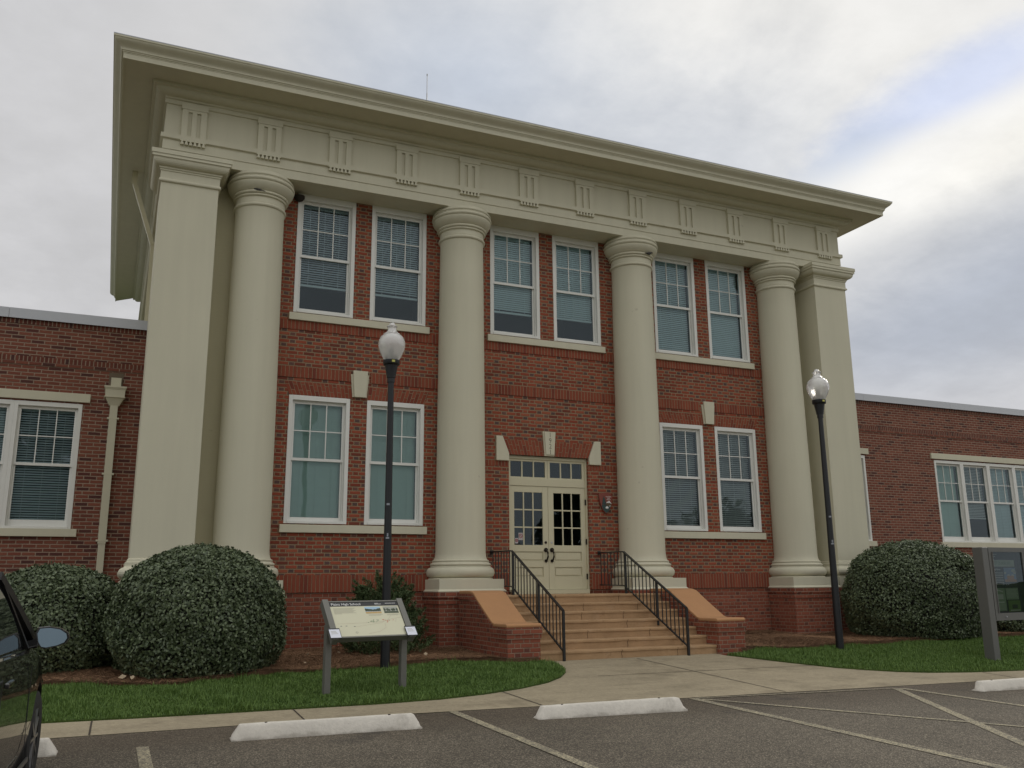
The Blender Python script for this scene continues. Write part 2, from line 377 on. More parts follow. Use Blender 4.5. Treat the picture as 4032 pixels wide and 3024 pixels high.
# ------------------------------------------------------------------ ground shape
def G(x, y):
    z = -.30+(.035 if y > -7 else .015)*(y+7)
    if y > -.5: z = -.30+.035*6.5
    if y < -40: z = -.30+.015*(-33)
    k = min(1., max(0., (-3.1-y)/3.9))
    return z-.0105*min(20., max(0., x+5.2))*k
Gv = np.vectorize(G)
def patch(name, outline, mats, dz=.0, lab=None, kind='structure', sub=.35, edge=0.0, bulge=None):
    # flat outline draped on the ground, cut into small cells
    bm = bmesh.new(); vs = [bm.verts.new((x, y, 0)) for x, y in outline]; bm.faces.new(vs)
    xs = [p[0] for p in outline]; ys = [p[1] for p in outline]
    nx = int((max(xs)-min(xs))/sub); ny = int((max(ys)-min(ys))/sub)
    for i in range(1, nx): bmesh.ops.bisect_plane(bm, geom=bm.verts[:]+bm.edges[:]+bm.faces[:], plane_co=(min(xs)+i*sub, 0, 0), plane_no=(1, 0, 0))
    for i in range(1, ny): bmesh.ops.bisect_plane(bm, geom=bm.verts[:]+bm.edges[:]+bm.faces[:], plane_co=(0, min(ys)+i*sub, 0), plane_no=(0, 1, 0))
    bmesh.ops.triangulate(bm, faces=[f for f in bm.faces if len(f.verts) > 4])
    bound = [e for e in bm.edges if e.is_boundary]
    for v in bm.verts: v.co.z = G(v.co.x, v.co.y)+dz+(bulge(v.co.x, v.co.y) if bulge else 0)
    if edge:
        r = bmesh.ops.extrude_edge_only(bm, edges=bound)
        for v in [g for g in r['geom'] if isinstance(g, bmesh.types.BMVert)]: v.co.z -= edge
    bmesh.ops.recalc_face_normals(bm, faces=bm.faces)
    me = bpy.data.meshes.new(name); bm.to_mesh(me); bm.free(); me.materials.append(mats)
    up = sum(p.normal.z*p.area for p in me.polygons)
    if up < 0: me.flip_normals()
    o = bpy.data.objects.new(name, me); COL.objects.link(o); o['kind'] = kind
    if lab: o['label'] = lab
    return o
# ground materials
def ground_mat(name, kind):
    mt, t, bs = new_mat(name); ge = t.node('ShaderNodeNewGeometry').outputs['Position']; x, y, z = t.sep(ge)
    if kind == 'asphalt':
        vo = t.node('ShaderNodeTexVoronoi'); t.l.new(ge, vo.inputs['Vector']); vo.inputs['Scale'].default_value = 85
        cr = t.sep(vo.outputs['Color'])[0]
        st = t.node('ShaderNodeValToRGB'); t.l.new(cr, st.inputs[0]); e = st.color_ramp.elements
        e[0].position = .0; e[0].color = (.078, .071, .061, 1); e[1].position = 1.; e[1].color = (.36, .335, .285, 1); x1 = e.new(.60); x1.color = (.165, .152, .13, 1)
        c = t.mix(t.mr(vo.outputs['Distance'], .25, .6, 0, .7), st.outputs[0], (.04, .037, .034))
        big = t.noise(ge, .38, 4, .6); patchy = t.noise(ge, 1.6, 5, .65)
        f = t.m('ADD', .40, t.m('ADD', t.m('MULTIPLY', big, .70), t.m('MULTIPLY', patchy, .58)))
        c = t.vm('MULTIPLY', c, t.xyz(f, f, f))
        c = t.vm('MULTIPLY', c, t.xyz(1.07, .99, .87))
        dirt = t.m('MULTIPLY', t.mr(t.m('ADD', y, t.m('MULTIPLY', patchy, 1.2)), -8.2, -6.7, 0, .85, True), 1.0)
        c = t.mix(dirt, c, t.mix(.45, (.075, .054, .036), c))
        oil = t.mr(t.noise(ge, 1.1, 5, .65), .60, .72, 0, .6)
        c = t.mix(oil, c, (.03, .028, .027))
        rough, b = .85, t.bump(t.m('ADD', vo.outputs['Distance'], t.noise(ge, 30, 3)), .55, .012)
    elif kind == 'walk':
        sp = t.noise(ge, 55, 5, .8); big = t.noise(ge, .8, 5, .65); st = t.noise(t.xyz(t.m('MULTIPLY', x, .5), t.m('MULTIPLY', y, 3.), 0), 1.5, 5, .65)
        gr = t.noise(ge, 17, 4, .75); f = t.m('ADD', -.28, t.m('ADD', t.m('ADD', t.m('MULTIPLY', gr, .75), t.m('MULTIPLY', sp, .75)), t.m('ADD', t.m('MULTIPLY', big, .55), t.m('MULTIPLY', st, .50))))
        c = t.vm('MULTIPLY', t.xyz(.335, .283, .195), t.xyz(f, f, f))
        c = t.mix(t.mr(t.noise(ge, 1.7, 5, .6), .52, .72, 0, .65), c, (.18, .15, .10))
        rough, b = .9, t.bump(t.m('ADD', sp, t.noise(ge, 12, 3)), .5, .008)
    elif kind == 'grass':
        n = t.noise(ge, 1.5, 4, .6); n2 = t.noise(ge, 60, 3, .7)
        c = t.mix(n, (.045, .085, .016), (.10, .15, .03)); c = t.mix(t.mr(n2, .4, .8), c, (.012, .025, .008))
        rough, b = .95, t.bump(n2, .9, .03)
    elif kind == 'far_grass':
        n = t.noise(ge, .3, 5, .6); c = t.mix(n, (.03, .06, .016), (.07, .10, .03)); rough, b = .95, t.bump(t.noise(ge, 20, 3), .6, .03)
    elif kind == 'mulch':
        st = t.noise(t.xyz(t.m('MULTIPLY', x, 1.0), t.m('MULTIPLY', y, 2.2), z), 40, 5, .75, dist=2.0); big = t.noise(ge, 1.3, 4, .6)
        c = t.mix(t.mr(st, .35, .7), (.09, .050, .030), (.29, .160, .088)); f = t.m('ADD', .55, t.m('MULTIPLY', big, .8))
        c = t.vm('MULTIPLY', c, t.xyz(f, f, f)); rough, b = .95, t.bump(st, 1.0, .04)
    elif kind == 'line':
        vo = t.node('ShaderNodeTexVoronoi'); t.l.new(ge, vo.inputs['Vector']); vo.inputs['Scale'].default_value = 85
        cr = t.sep(vo.outputs['Color'])[0]; n = t.noise(ge, 1.2, 6, .75); n3 = t.noise(ge, 7, 4, .6)
        w = t.mr(t.m('ADD', cr, t.m('ADD', n, t.m('MULTIPLY', n3, .5))), .85, 1.35, .05, .85)
        c = t.mix(w, (.48, .42, .28), (.11, .10, .085)); rough, b = .85, t.bump(vo.outputs['Distance'], .4, .01)
    t.l.new(c, bs.inputs['Base Color']); bs.inputs['Roughness'].default_value = rough; bs.inputs['Specular IOR Level'].default_value = .25; t.l.new(b, bs.inputs['Normal'])
    return mt
GM = {k: ground_mat(k, k) for k in ('asphalt', 'walk', 'grass', 'far_grass', 'mulch', 'line')}
# base ground out to the horizon
gx = [-900, -300, -120, -60]+[-40+4*i for i in range(26)]+[90, 150, 350, 900]; gy = [-900, -300, -120, -60]+[-44+3*i for i in range(21)]+[30, 60, 150, 400, 900]
mb = MB()
def gz(x, y): return G(max(-60, min(60, x)), max(-44, min(20, y)))-.09
for i in range(len(gx)-1):
    for j in range(len(gy)-1):
        q = [(gx[i], gy[j]), (gx[i+1], gy[j]), (gx[i+1], gy[j+1]), (gx[i], gy[j+1])]
        mb.poly([(a, b, gz(a, b)) for a, b in q])
o = mb.build('ground', GM['far_grass']); o['kind'] = 'structure'
patch('parking_lot', [(-45, -38), (45, -38), (45, -7), (-45, -7)], GM['asphalt'], 0, sub=1.5)
# lawn outlines
LF = [(-30, -6.0), (-14, -6.05), (-10, -6.1), (-8.9, -6.14), (-8.03, -6.2), (-6.41, -6.25), (-5.4, -6.27), (-4.6, -6.18), (-3.95, -5.98), (-3.3, -5.68), (-2.72, -5.3), (-2.3, -4.88), (-1.98, -4.42), (-1.78, -3.95), (-1.68, -3.55), (-1.74, -3.28)]
LB = [(-1.85, -3.22), (-2.42, -3.22), (-2.55, -2.95), (-3.1, -2.78), (-4.1, -2.98), (-5.1, -3.2), (-6.2, -3.3), (-7.0, -3.75), (-7.5, -3.88), (-8.35, -3.65), (-9.06, -3.3), (-11, -3.2), (-14, -3.3), (-30, -3.3)]
lawnL = LF+LB
RF = [(1.78, -3.4), (2.0, -4.0), (2.2, -4.55), (2.53, -5.25), (2.85, -5.62), (3.21, -5.92), (3.66, -6.13), (4.4, -6.28), (5.5, -6.36), (8, -6.4), (14, -6.35), (40, -6.3)]
RB = [(40, -2.8), (12, -2.75), (9.5, -2.8), (7.6, -2.9), (6.1, -3.0), (4.6, -3.06), (3.5, -3.05), (2.75, -2.95), (2.42, -3.22)]
lawnR = RF+RB
patch('sidewalk', [(-30, -7), (40, -7)]+[(40, -6.3)]+list(reversed(RF))+[(1.78, -3.0), (-1.78, -3.0)]+list(reversed(LF)), GM['walk'], .004, sub=.6)
patch('lawn', lawnL, GM['grass'], .022, edge=.06, sub=.4, lab='green lawn strip left of the entrance walk')
patch('lawn', lawnR, GM['grass'], .022, edge=.06, sub=.4, lab='green lawn strip right of the entrance walk')
bl = lambda x, y: .06+.03*math.sin(2.1*x+y)*math.cos(1.3*y-.7*x)
patch('mulch_bed', list(reversed(LB))+[(-1.85, -.2), (-1.85, .3), (-8.1, .3), (-8.1, 2.6), (-30, 2.6)], GM['mulch'], .01, edge=.1, bulge=bl, sub=.3)
patch('mulch_bed', RB[::-1]+[(40, 2.6), (8.1, 2.6), (8.1, .3), (1.85, .3), (1.85, -3.0)], GM['mulch'], .01, edge=.1, bulge=bl, sub=.3)
# dark expansion joints cut in the walk
mb = MB()
for a, b in (((-8.49, -6.2), (-8.5, -6.985)), ((-6.41, -6.25), (-6.42, -6.985)), ((-3.64, -5.85), (-3.61, -6.985)), ((0.0, -3.25), (.03, -6.985)), ((4.6, -6.33), (4.6, -6.985)), ((-1.7, -4.9), (2.4, -4.9))):
    dxy = Vector((b[0]-a[0], b[1]-a[1])).normalized(); nn = Vector((-dxy.y, dxy.x))*.009
    N = 8
    for i in range(N):
        p = [Vector(a).lerp(Vector(b), i/N), Vector(a).lerp(Vector(b), (i+1)/N)]
        mb.poly([(q.x+s*nn.x, q.y+s*nn.y, G(q.x, q.y)+.0085) for q, s in ((p[0], 1), (p[1], 1), (p[1], -1), (p[0], -1))])
o = mb.build('walk_joints', simple('joint_dirt', (.05, .038, .026), .95)); o['kind'] = 'structure'
# painted parking lines
def line(a, b, w):
    a = Vector(a); b = Vector(b); d = (b-a).normalized(); nn = Vector((-d.y, d.x))*w/2; mb = MB(); N = max(2, int((b-a).length/.4))
    for i in range(N):
        p, q = a.lerp(b, i/N), a.lerp(b, (i+1)/N)
        mb.poly([(v.x+s*nn.x, v.y+s*nn.y, G(v.x, v.y)+.006) for v, s in ((p, 1), (q, 1), (q, -1), (p, -1))])
    o = mb.build('parking_line', GM['line']); o['kind'] = 'structure'
line((-8.05, -7.84), (-8.06, -12.5), .105); line((-4.765, -7.03), (-4.785, -12.5), .105)
line((-1.54, -7.08), (-1.68, -13), .125); line((-1.46, -7.16), (.75, -10.7), .09); line((-1.5, -7.075), (1.78, -7.2), .06)
line((1.78, -7.22), (-.95, -11.6), .11); line((1.86, -7.24), (1.9, -13), .10); line((5.2, -7.1), (5.2, -13), .10)

# ------------------------------------------------------------------ main building
BLD = thing('school_building', 'two storey red brick school building with four cream columns and a deep cream cornice', 'building')
PX, PW, PY = 8.151, 1.006, -.708       # outer pier edge, pier width, pier front
CX = [-6.31, -2.105, 2.105, 6.31]; CY = -.215
WIN = []                                # (x0, x1, z0, z1)
SP, GP, WD = 4.19, .3438, 1.188
for bay in (-1, 0, 1):
    for s in (0, 1):
        x0 = bay*SP-GP/2-WD if s == 0 else bay*SP+GP/2
        WIN.append((x0, x0+WD, 6.359, 8.86, 'u', bay, s))
        if bay: WIN.append((x0, x0+WD, 2.249, 4.695, 'l', bay, s))
DOOR = (-.95, .94, .9, 3.768)
def wall_grid(mb, x0, x1, z0, z1, y, holes, depth, mi=0):
    xs = sorted({x0, x1, *[h[0] for h in holes], *[h[1] for h in holes]}); zs = sorted({z0, z1, *[h[2] for h in holes], *[h[3] for h in holes]})
    xs = [a for a in xs if x0 <= a <= x1]; zs = [a for a in zs if z0 <= a <= z1]
    for a, b in zip(xs[:-1], xs[1:]):
        for c, d in zip(zs[:-1], zs[1:]):
            mx, mz = (a+b)/2, (c+d)/2
            if any(h[0] < mx < h[1] and h[2] < mz < h[3] for h in holes): continue
            mb.poly([(a, y, c), (b, y, c), (b, y, d), (a, y, d)], mi=mi)
    for h in holes:
        if h[0] < x0 or h[1] > x1: continue
        for xx in (h[0], h[1]): mb.poly([(xx, y, h[2]), (xx, y+depth, h[2]), (xx, y+depth, h[3]), (xx, y, h[3])], mi=mi)
        for zz in (h[2], h[3]): mb.poly([(h[0], y, zz), (h[1], y, zz), (h[1], y+depth, zz), (h[0], y+depth, zz)], mi=mi)
mb = MB(); holes = [w[:4] for w in WIN]+[DOOR]
wall_grid(mb, -6.31, 6.31, .98, 8.88, 0, holes, .3)
mb.build('wall', M['brick'], BLD, weld=False)
for a, b in ((-7.15, -.956), (.946, 7.15)): mb = MB(); mb.box(a, b, .02, .3, -.4, .985); mb.build('base_wall', M['plinth_brick'], BLD)
mb = MB(); mb.box(-7.2, -6.312, 0, .3, .98, 8.88); mb.build('painted_wall', M['cream_brick'], BLD)
mb = MB(); mb.box(6.312, 7.2, 0, .3, .98, 8.88); mb.build('painted_wall', M['cream_brick'], BLD)
# brick bands of upright bricks
def vband(mb, x0, x1, z0, z1, y, t=.3, h=None):
    # upright bricks: pattern turned a quarter turn
    mb.poly([(x0, y, z0), (x1, y, z0), (x1, y, z1), (x0, y, z1)], uv=[(.03, x0), (.03, x1), (.03+z1-z0, x1), (.03+z1-z0, x0)])
    mb.box(x0, x1, y, y+t, z0, z1, skip='f')
for z0, z1, segs in ((6.005, 6.19, [(-6.3, 6.3)]), (5.045, 5.255, [(-6.3, -4.36), (-3.96, 3.96), (4.36, 6.3)]), (.985, 1.30, [(-6.3, -.955), (.945, 6.3)])):
    for a, b in segs: mb = MB(); vband(mb, a, b, z0, z1, -.016, .012); mb.build('soldier_course', M['soldier'], BLD)
for a, b in ((-1.7, -.955), (.945, 1.7)): mb = MB(); vband(mb, a, b, 3.52, 3.632, -.004, .003); mb.build('soldier_course', M['soldier'], BLD)
# jack arches
def arch(mb, x0, x1, z0, z1, lean0, lean1, y=-.005):
    N = 14
    for i in range(N):
        a, b = x0+(x1-x0)*i/N, x0+(x1-x0)*(i+1)/N
        la, lb = lean0+(lean1-lean0)*i/N, lean0+(lean1-lean0)*(i+1)/N
        mb.poly([(a, y, z0), (b, y, z0), (b+lb, y, z1), (a+la, y, z1)], uv=[(0, a*1.04), (0, b*1.04), (z1-z0, b*1.04), (z1-z0, a*1.04)])
for bay in (-1, 1):
    mb = MB(); c = bay*SP
    arch(mb, c-1.36, c-.12, 4.70, 4.96, -.10, -.03); arch(mb, c+.12, c+1.36, 4.70, 4.96, .03, .10); mb.build('jack_arch', M['arch'], BLD)
mb = MB(); arch(mb, -.96, -.12, 3.77, 4.10, -.12, -.03); arch(mb, .10, .945, 3.77, 4.10, .03, .13)
for sx in (-1, 1): mb.poly([(-.95, -.004, 3.768), (.94, -.004, 3.768), (.94, .1, 3.768), (-.95, .1, 3.768)]) if sx == 1 else None
mb.build('jack_arch', M['arch'], BLD)
# keystones and springer blocks
def keystone(cx, z0, z1, wb, wt, y=-.055, parent=BLD):
    mb = MB(); mb.prism([(cx-wb, z0), (cx+wb, z0), (cx+wt, z1), (cx-wt, z1)], 'y', -.03, .05)
    i = .028; mb.prism([(cx-wb+i, z0+i), (cx+wb-i*.4, z0+i), (cx+wt-i*.4, z1-.004), (cx-wt+i, z1-.004)], 'y', y, -.03)
    return mb.build('keystone', M['cream'], parent, bevel=.006)
for bay in (-1, 1):
    c = bay*SP+.01
    mb = MB(); mb.prism([(c-.145, 4.735), (c+.145, 4.735), (c+.185, 5.20), (c-.185, 5.20)], 'y', -.03, .05)
    mb.prism([(c-.115, 4.735), (c+.115, 4.735), (c+.15, 5.27), (c-.15, 5.27)], 'y', -.075, -.03); mb.build('keystone', M['cream'], BLD, bevel=.006)
ks = keystone(-.005, 3.772, 4.302, .118, .152)
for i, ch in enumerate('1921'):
    text('numeral_shade', ch, .150, (.005, -.0555, 4.225-.123*i), (R(90), 0, 0), M['groove_shade'], ks, .001, 'CENTER', .82)  # slightly raised digits, their dark colour painting the shade of engraving
for sx in (-1, 1):
    pts = [(sx*1.25, 3.63), (sx*.955, 3.63), (sx*.955, 3.79), (sx*1.10, 4.15), (sx*1.25, 4.15)]
    mb = MB(); mb.prism(pts, 'y', -.05, .04); mb.build('springer_block', M['cream'], BLD, bevel=.012)
# sills
for bay in (-1, 0, 1):
    mb = MB(); mb.box(bay*SP-1.44, bay*SP+1.44, -.065, .06, 6.19, 6.335); mb.build('sill', M['cream'], BLD, bevel=.006)
    if bay: mb = MB(); mb.box(bay*SP-1.435, bay*SP+1.435, -.065, .06, 2.078, 2.225); mb.build('sill', M['cream'], BLD, bevel=.006)
# windows
def blind(parent, x0, x1, zt, zb, y, mat, tilt=68, pitch=.048, w=.056, rail=True):
    mb = MB(); n = int((zt-zb)/pitch)
    for i in range(n):
        z = zt-.03-i*pitch; a = R(tilt+rng.normal(0, 1.2)); dy, dz = w/2*math.cos(a), w/2*math.sin(a)
        mb.poly([(x0, y-dy, z-dz), (x1, y-dy, z-dz), (x1, y+dy, z+dz), (x0, y+dy, z+dz)])
    mb.box(x0, x1, y-.02, y+.02, zt-.02, zt+.03)
    if rail: mb.box(x0, x1, y-.022, y+.022, zb-.045, zb)
    for fx in (.18, .5, .82):
        xx = x0+(x1-x0)*fx; mb.box(xx-.003, xx+.003, y-.032, y-.029, zb, zt)
    return mb.build('blind', mat, parent, weld=False)
def window(parent, x0, x1, z0, z1, y, spec, cas=.075, head=.09, rails=None, dy=0.0):
    """double hung sash: six lights over one"""
    sx0, sx1 = x0+cas, x1-cas; st = z1-head; zr = rails if rails else (z0+.12, (z0+z1)/2, None)
    gb, mr_ = zr[0], zr[1]
    mb = MB(); yc = y-.012
    # casing
    mb.box(x0, sx0, yc, y+.06, z0, z1); mb.box(sx1, x1, yc, y+.06, z0, z1); mb.box(sx0, sx1, yc, y+.06, st, z1)
    mb.box(sx0-.001, sx0+.022, y+.055, y+.16, z0, st); mb.box(sx1-.022, sx1+.001, y+.055, y+.16, z0, st); mb.box(sx0+.02, sx1-.02, y+.055, y+.16, st-.02, st+.001)
    mb.box(sx0-.012, sx1+.012, y-.03, y+.17, z0, z0+.045)
    fr = mb.build('window', M['white'], parent, bevel=.004)
    s = .035; a, b = sx0+.022, sx1-.022
    mb = MB()
    # upper sash (outer), lower sash (inner)
    yu, yl = y+.065, y+.10
    mb.box(a, a+s, yu, yu+.03, mr_-.02, st-.02); mb.box(b-s, b, yu, yu+.03, mr_-.02, st-.02); mb.box(a+s, b-s, yu, yu+.03, st-.06, st-.02); mb.box(a, b, yu-.004, yu+.032, mr_-.025, mr_+.03)
    mb.box(a, a+s, yl, yl+.03, z0+.045, mr_-.02); mb.box(b-s, b, yl, yl+.03, z0+.045, mr_-.02); mb.box(a+s, b-s, yl, yl+.03, z0+.045, gb)
    gx0, gx1 = a+s, b-s; ut, ub = st-.06, mr_+.03
    for k in (1, 2):
        xx = gx0+(gx1-gx0)*k/3; mb.box(xx-.010, xx+.010, yu-.002, yu+.022, ub, ut)
    zz = (ut+ub)/2
    for k in range(3):
        p, q = gx0+(gx1-gx0)*k/3+(.010 if k else 0), gx0+(gx1-gx0)*(k+1)/3-(.010 if k < 2 else 0)
        mb.box(p, q, yu, yu+.022, zz-.010, zz+.010)
    mb.build('sash', M['white'], fr, bevel=.002)
    mb = MB(); mb.poly([(gx0, yu+.012, ub), (gx1, yu+.012, ub), (gx1, yu+.012, ut), (gx0, yu+.012, ut)]); mb.build('pane', M['glass'], fr, recalc=False)
    mb = MB(); mb.poly([(gx0, yl+.012, gb), (gx1, yl+.012, gb), (gx1, yl+.012, mr_-.02), (gx0, yl+.012, mr_-.02)]); mb.build('pane', M['glass'], fr, recalc=False)
    if spec:
        mat, drop, tilt = spec[:3]
        blind(fr, gx0-.01, gx1+.01, st-.05, (gb+(st-gb)*(1-drop)+.03 if drop < 1 else gb-.06), y+.20, M[mat], tilt, rail=drop < 1)
    return fr
SPEC = {('u', -1, 0): ('blind_blue', .775, 42), ('u', -1, 1): ('blind_blue', .78, 48), ('u', 0, 0): ('blind_teal', .80, 62), ('u', 0, 1): ('blind_teal', .79, 62),
        ('u', 1, 0): ('blind_teal', 1, 58), ('u', 1, 1): ('blind_teal', 1, 64), ('l', -1, 0): ('blind_green', 1, 80), ('l', -1, 1): ('blind_green', 1, 78), ('l', 1, 0): ('blind_grey', 1, 40), ('l', 1, 1): ('blind_grey', 1, 42)}
for x0, x1, z0, z1, lv, bay, s in WIN:
    if lv == 'u': window(BLD, x0, x1, z0, z1, 0, SPEC[lv, bay, s], head=.13, rails=(6.475, 7.555))
    else: window(BLD, x0, x1, z0, z1, 0, SPEC[lv, bay, s], head=.09, rails=(2.372, 3.465))
# ceiling lamp glowing behind one lower window
em = bpy.data.materials.new('lit_lamp'); em.use_nodes = True; t = NT(em.node_tree); t.n.clear(); oo = t.node('ShaderNodeOutputMaterial'); ee = t.node('ShaderNodeEmission')
ee.inputs[0].default_value = (1, .78, .42, 1); ee.inputs[1].default_value = 6; t.l.new(ee.outputs[0], oo.inputs[0])
# rooms behind the windows
mb = MB()
for z0, z1 in ((.95, 4.98), (5.2, 8.86)):
    mb.poly([(-7, 3.2, z0), (7, 3.2, z0), (7, 3.2, z1), (-7, 3.2, z1)]); mb.poly([(-7, .3, z0), (7, .3, z0), (7, 3.2, z0), (-7, 3.2, z0)]); mb.poly([(-7, .3, z1), (7, .3, z1), (7, 3.2, z1), (-7, 3.2, z1)])
    for x in (-7, -2.1, 2.1, 7): mb.poly([(x, .3, z0), (x, 3.2, z0), (x, 3.2, z1), (x, .3, z1)])
mb.build('room', M['dark_room'], BLD, weld=False)
# body of the block behind the porch front
mb = MB(); YB = 13.0
mb.poly([(-8.06, .1, -.4), (-8.06, YB, -.4), (-8.06, YB, 8.9), (-8.06, .1, 8.9)]); mb.poly([(8.06, .1, -.4), (8.06, YB, -.4), (8.06, YB, 8.9), (8.06, .1, 8.9)])
mb.poly([(-8.06, YB, -.4), (8.06, YB, -.4), (8.06, YB, 8.9), (-8.06, YB, 8.9)])
mb.build('side_wall', M['cream_brick'], BLD)
# columns
def circ_profile(pr, rfun=None): return pr
def torus(r, z0, z1, n=8, bul=None):
    h = (z1-z0)/2; zc = (z0+z1)/2; b = bul if bul else h
    return [(r-b+b*math.cos(t), zc+h*math.sin(t)) for t in [-math.pi/2+math.pi*k/n for k in range(n+1)]]
shaft = [(.528, 1.585), (.512, 1.62), (.502, 1.68)]+[(.497-(.497-.457)*((z-1.7)/(8.1-1.7))**1.35, z) for z in np.linspace(1.75, 8.13, 14)]+[(.468, 8.17)]
capital = [(.468, 8.17)]+torus(.497, 8.175, 8.255, 6)+[(.466, 8.26), (.466, 8.372)]+torus(.505, 8.376, 8.42, 5)+torus(.53, 8.426, 8.48, 5)+[(.515, 8.484), (.535, 8.50), (.567, 8.53), (.593, 8.565), (.612, 8.60), (.622, 8.632), (.622, 8.645), (.606, 8.65)]+torus(.640, 8.655, 8.735, 7)+[(.612, 8.738), (.612, 8.752)]+torus(.625, 8.756, 8.812, 6)+[(.585, 8.816), (.575, 8.862)]
basep = [(.64, 1.195), (.63, 1.225)]+torus(.672, 1.235, 1.435, 10, .085)+[(.60, 1.44), (.592, 1.455)]+torus(.60, 1.46, 1.515, 5)+[(.565, 1.518), (.562, 1.535)]+torus(.562, 1.537, 1.575, 4)+[(.53, 1.58), (.528, 1.588)]
for cx in CX:
    mb = MB(); mb.lathe(shaft, cx, CY, 64, cap=False); col = mb.build('column', M['cream'], BLD, smooth=40)
    mb = MB(); mb.lathe(capital, cx, CY, 64); mb.build('capital', M['cream'], col, smooth=32)
    mb = MB(); mb.lathe(basep, cx, CY, 64); mb.build('column_base', M['cream'], col, smooth=40)
    mb = MB(); pw = .66
    path = lambda d: [(cx-pw-d, .0), (cx-pw-d, -.85-d), (cx+pw+d, -.85-d), (cx+pw+d, .0)]
    mb.sweep([(.035, .975), (.035, .985), (.0, 1.02), (0, 1.205)], path); mb.poly([(cx-pw, 0, 1.205), (cx-pw, -.85, 1.205), (cx+pw, -.85, 1.205), (cx+pw, 0, 1.205)])
    mb.build('column_plinth', M['cream'], col)
    mb = MB()
    mb.sweep([(.0, -.4), (.0, .752), (.022, .752), (.022, .862), (.045, .862), (.045, .975), (.0, .976)], path)
    mb.build('pedestal', M['plinth_brick'], col)
# corner piers
for sx in (-1, 1):
    a, b = sorted((sx*PX, sx*(PX-PW)))
    path = lambda d: [(a-d, .5), (a-d, PY-d), (b+d, PY-d), (b+d, .5)]
    mb = MB(); mb.sweep([(0, 1.56), (0, 8.34)], path); pier = mb.build('corner_pier', M['cream'], BLD)
    mb = MB(); mb.sweep([(0, 8.33), (.018, 8.335)]+[(.018+.022*math.sin(t), 8.365-.03*math.cos(t)) for t in np.linspace(0, math.pi, 6)]+[(.015, 8.40), (.015, 8.545), (.03, 8.55), (.03, 8.58), (.05, 8.585), (.05, 8.615), (.06, 8.62)]
        +[(.06+.10*math.sin(t), 8.62+.115*(1-math.cos(t))) for t in np.linspace(.1, math.pi/2, 6)]+[(.165, 8.745), (.185, 8.75), (.185, 8.80), (.20, 8.805), (.20, 8.885), (0, 8.89)], path)
    mb.build('capital', M['cream'], pier)
    mb = MB(); mb.sweep([(.13, .99), (.13, 1.205), (.10, 1.21), (.10, 1.235)]+[(.06+.09*math.cos(t)*1.1, 1.335+.095*math.sin(t)) for t in np.linspace(-1.35, 1.35, 8)]+[(.07, 1.44), (.06, 1.455), (.062, 1.51), (.035, 1.52), (.03, 1.56), (0, 1.575)], path)
    mb.build('column_base', M['cream'], pier)
    mb = MB(); mb.sweep([(.12, -.4), (.12, .752), (.14, .752), (.14, .862), (.16, .862), (.16, .985), (0, .992)], path); mb.build('pedestal', M['plinth_brick'], pier)
# entablature
WZ, YZ = 8.16, -.605
def upath(d): return [(-WZ-d, YB+d), (-WZ-d, YZ-d), (WZ+d, YZ-d), (WZ+d, YB+d)]
mb = MB()
mb.sweep([(-.0, 8.86), (0, 9.035), (.016, 9.04), (.016, 9.23), (.062, 9.248), (.062, 9.332), (.0, 9.342), (0, 9.955), (.03, 9.96), (.03, 10.04), (.0, 10.05)], upath)
mb.poly([(-WZ, YZ, 8.86), (WZ, YZ, 8.86), (WZ, .6, 8.86), (-WZ, .6, 8.86)])
mb.sweep([(0, 8.86), (-.9, 8.86)], lambda d: [(-WZ-d, YB), (-WZ-d, .6)])
mb.sweep([(0, 8.86), (-.9, 8.86)], lambda d: [(WZ+d, YB), (WZ+d, .6)])
ENT = mb.build('entablature', M['cream'], BLD)
for i in range(12):
    x = (i-5.5)*1.391-.005; mb = MB(); y = YZ-.058; hw = .222
    for a, b in ((-hw, -.115), (-.044, .044), (.115, hw)): mb.box(x+a, x+b, y, YZ+.02, 9.328, 9.88)
    mb.box(x-.115, x-.044, y, YZ+.02, 9.83, 9.88); mb.box(x+.044, x+.115, y, YZ+.02, 9.83, 9.88); mb.box(x-.115, x-.044, y+.036, YZ+.02, 9.328, 9.83); mb.box(x+.044, x+.115, y+.036, YZ+.02, 9.328, 9.83)
    mb.box(x-.238, x+.238, y-.012, YZ+.02, 9.882, 10.0)
    tri = mb.build('triglyph', M['cream'], ENT)
    mb = MB(); mb.box(x-.228, x+.228, YZ-.072, YZ-.012, 9.225, 9.25)
    for k in range(6):
        xx = x-.19+.076*k
        mb.prism([(xx-.012, 9.227), (xx-.030, 9.155), (xx+.030, 9.155), (xx+.012, 9.227)], 'y', YZ-.074, YZ-.012)
    mb.build('guttae', M['cream'], ENT)
# cornice: bed mould, soffit, fascia, crown
mb = MB()
crown = [(.03, 10.04), (.06, 10.05), (.075, 10.075)]+[(.075+.17*math.sin(t), 10.075+.095*(1-math.cos(t))) for t in np.linspace(.1, math.pi/2, 6)]+[(.26, 10.175), (.30, 10.18), (.31, 10.235), (.80, 10.235), (.80, 10.222), (.83, 10.222), (.83, 10.315), (.838, 10.318), (.838, 10.333), (.852, 10.338), (.852, 10.356), (.868, 10.36), (.872, 10.385)]
crown += [(.872+.118*(0.5-0.5*math.cos(math.pi*t))**.9, 10.385+.135*t) for t in np.linspace(.05, 1, 9)]+[(1.005, 10.525), (1.005, 10.562), (.97, 10.575), (-2.0, 10.66)]
mb.sweep(crown, lambda d: [(-8.118-d, YB-.25+d), (-8.118-d, YZ-d), (8.118+d, YZ-d), (8.118+d, YB-.25+d)])
CORN = mb.build('cornice', M['cream'], BLD)
mb = MB()
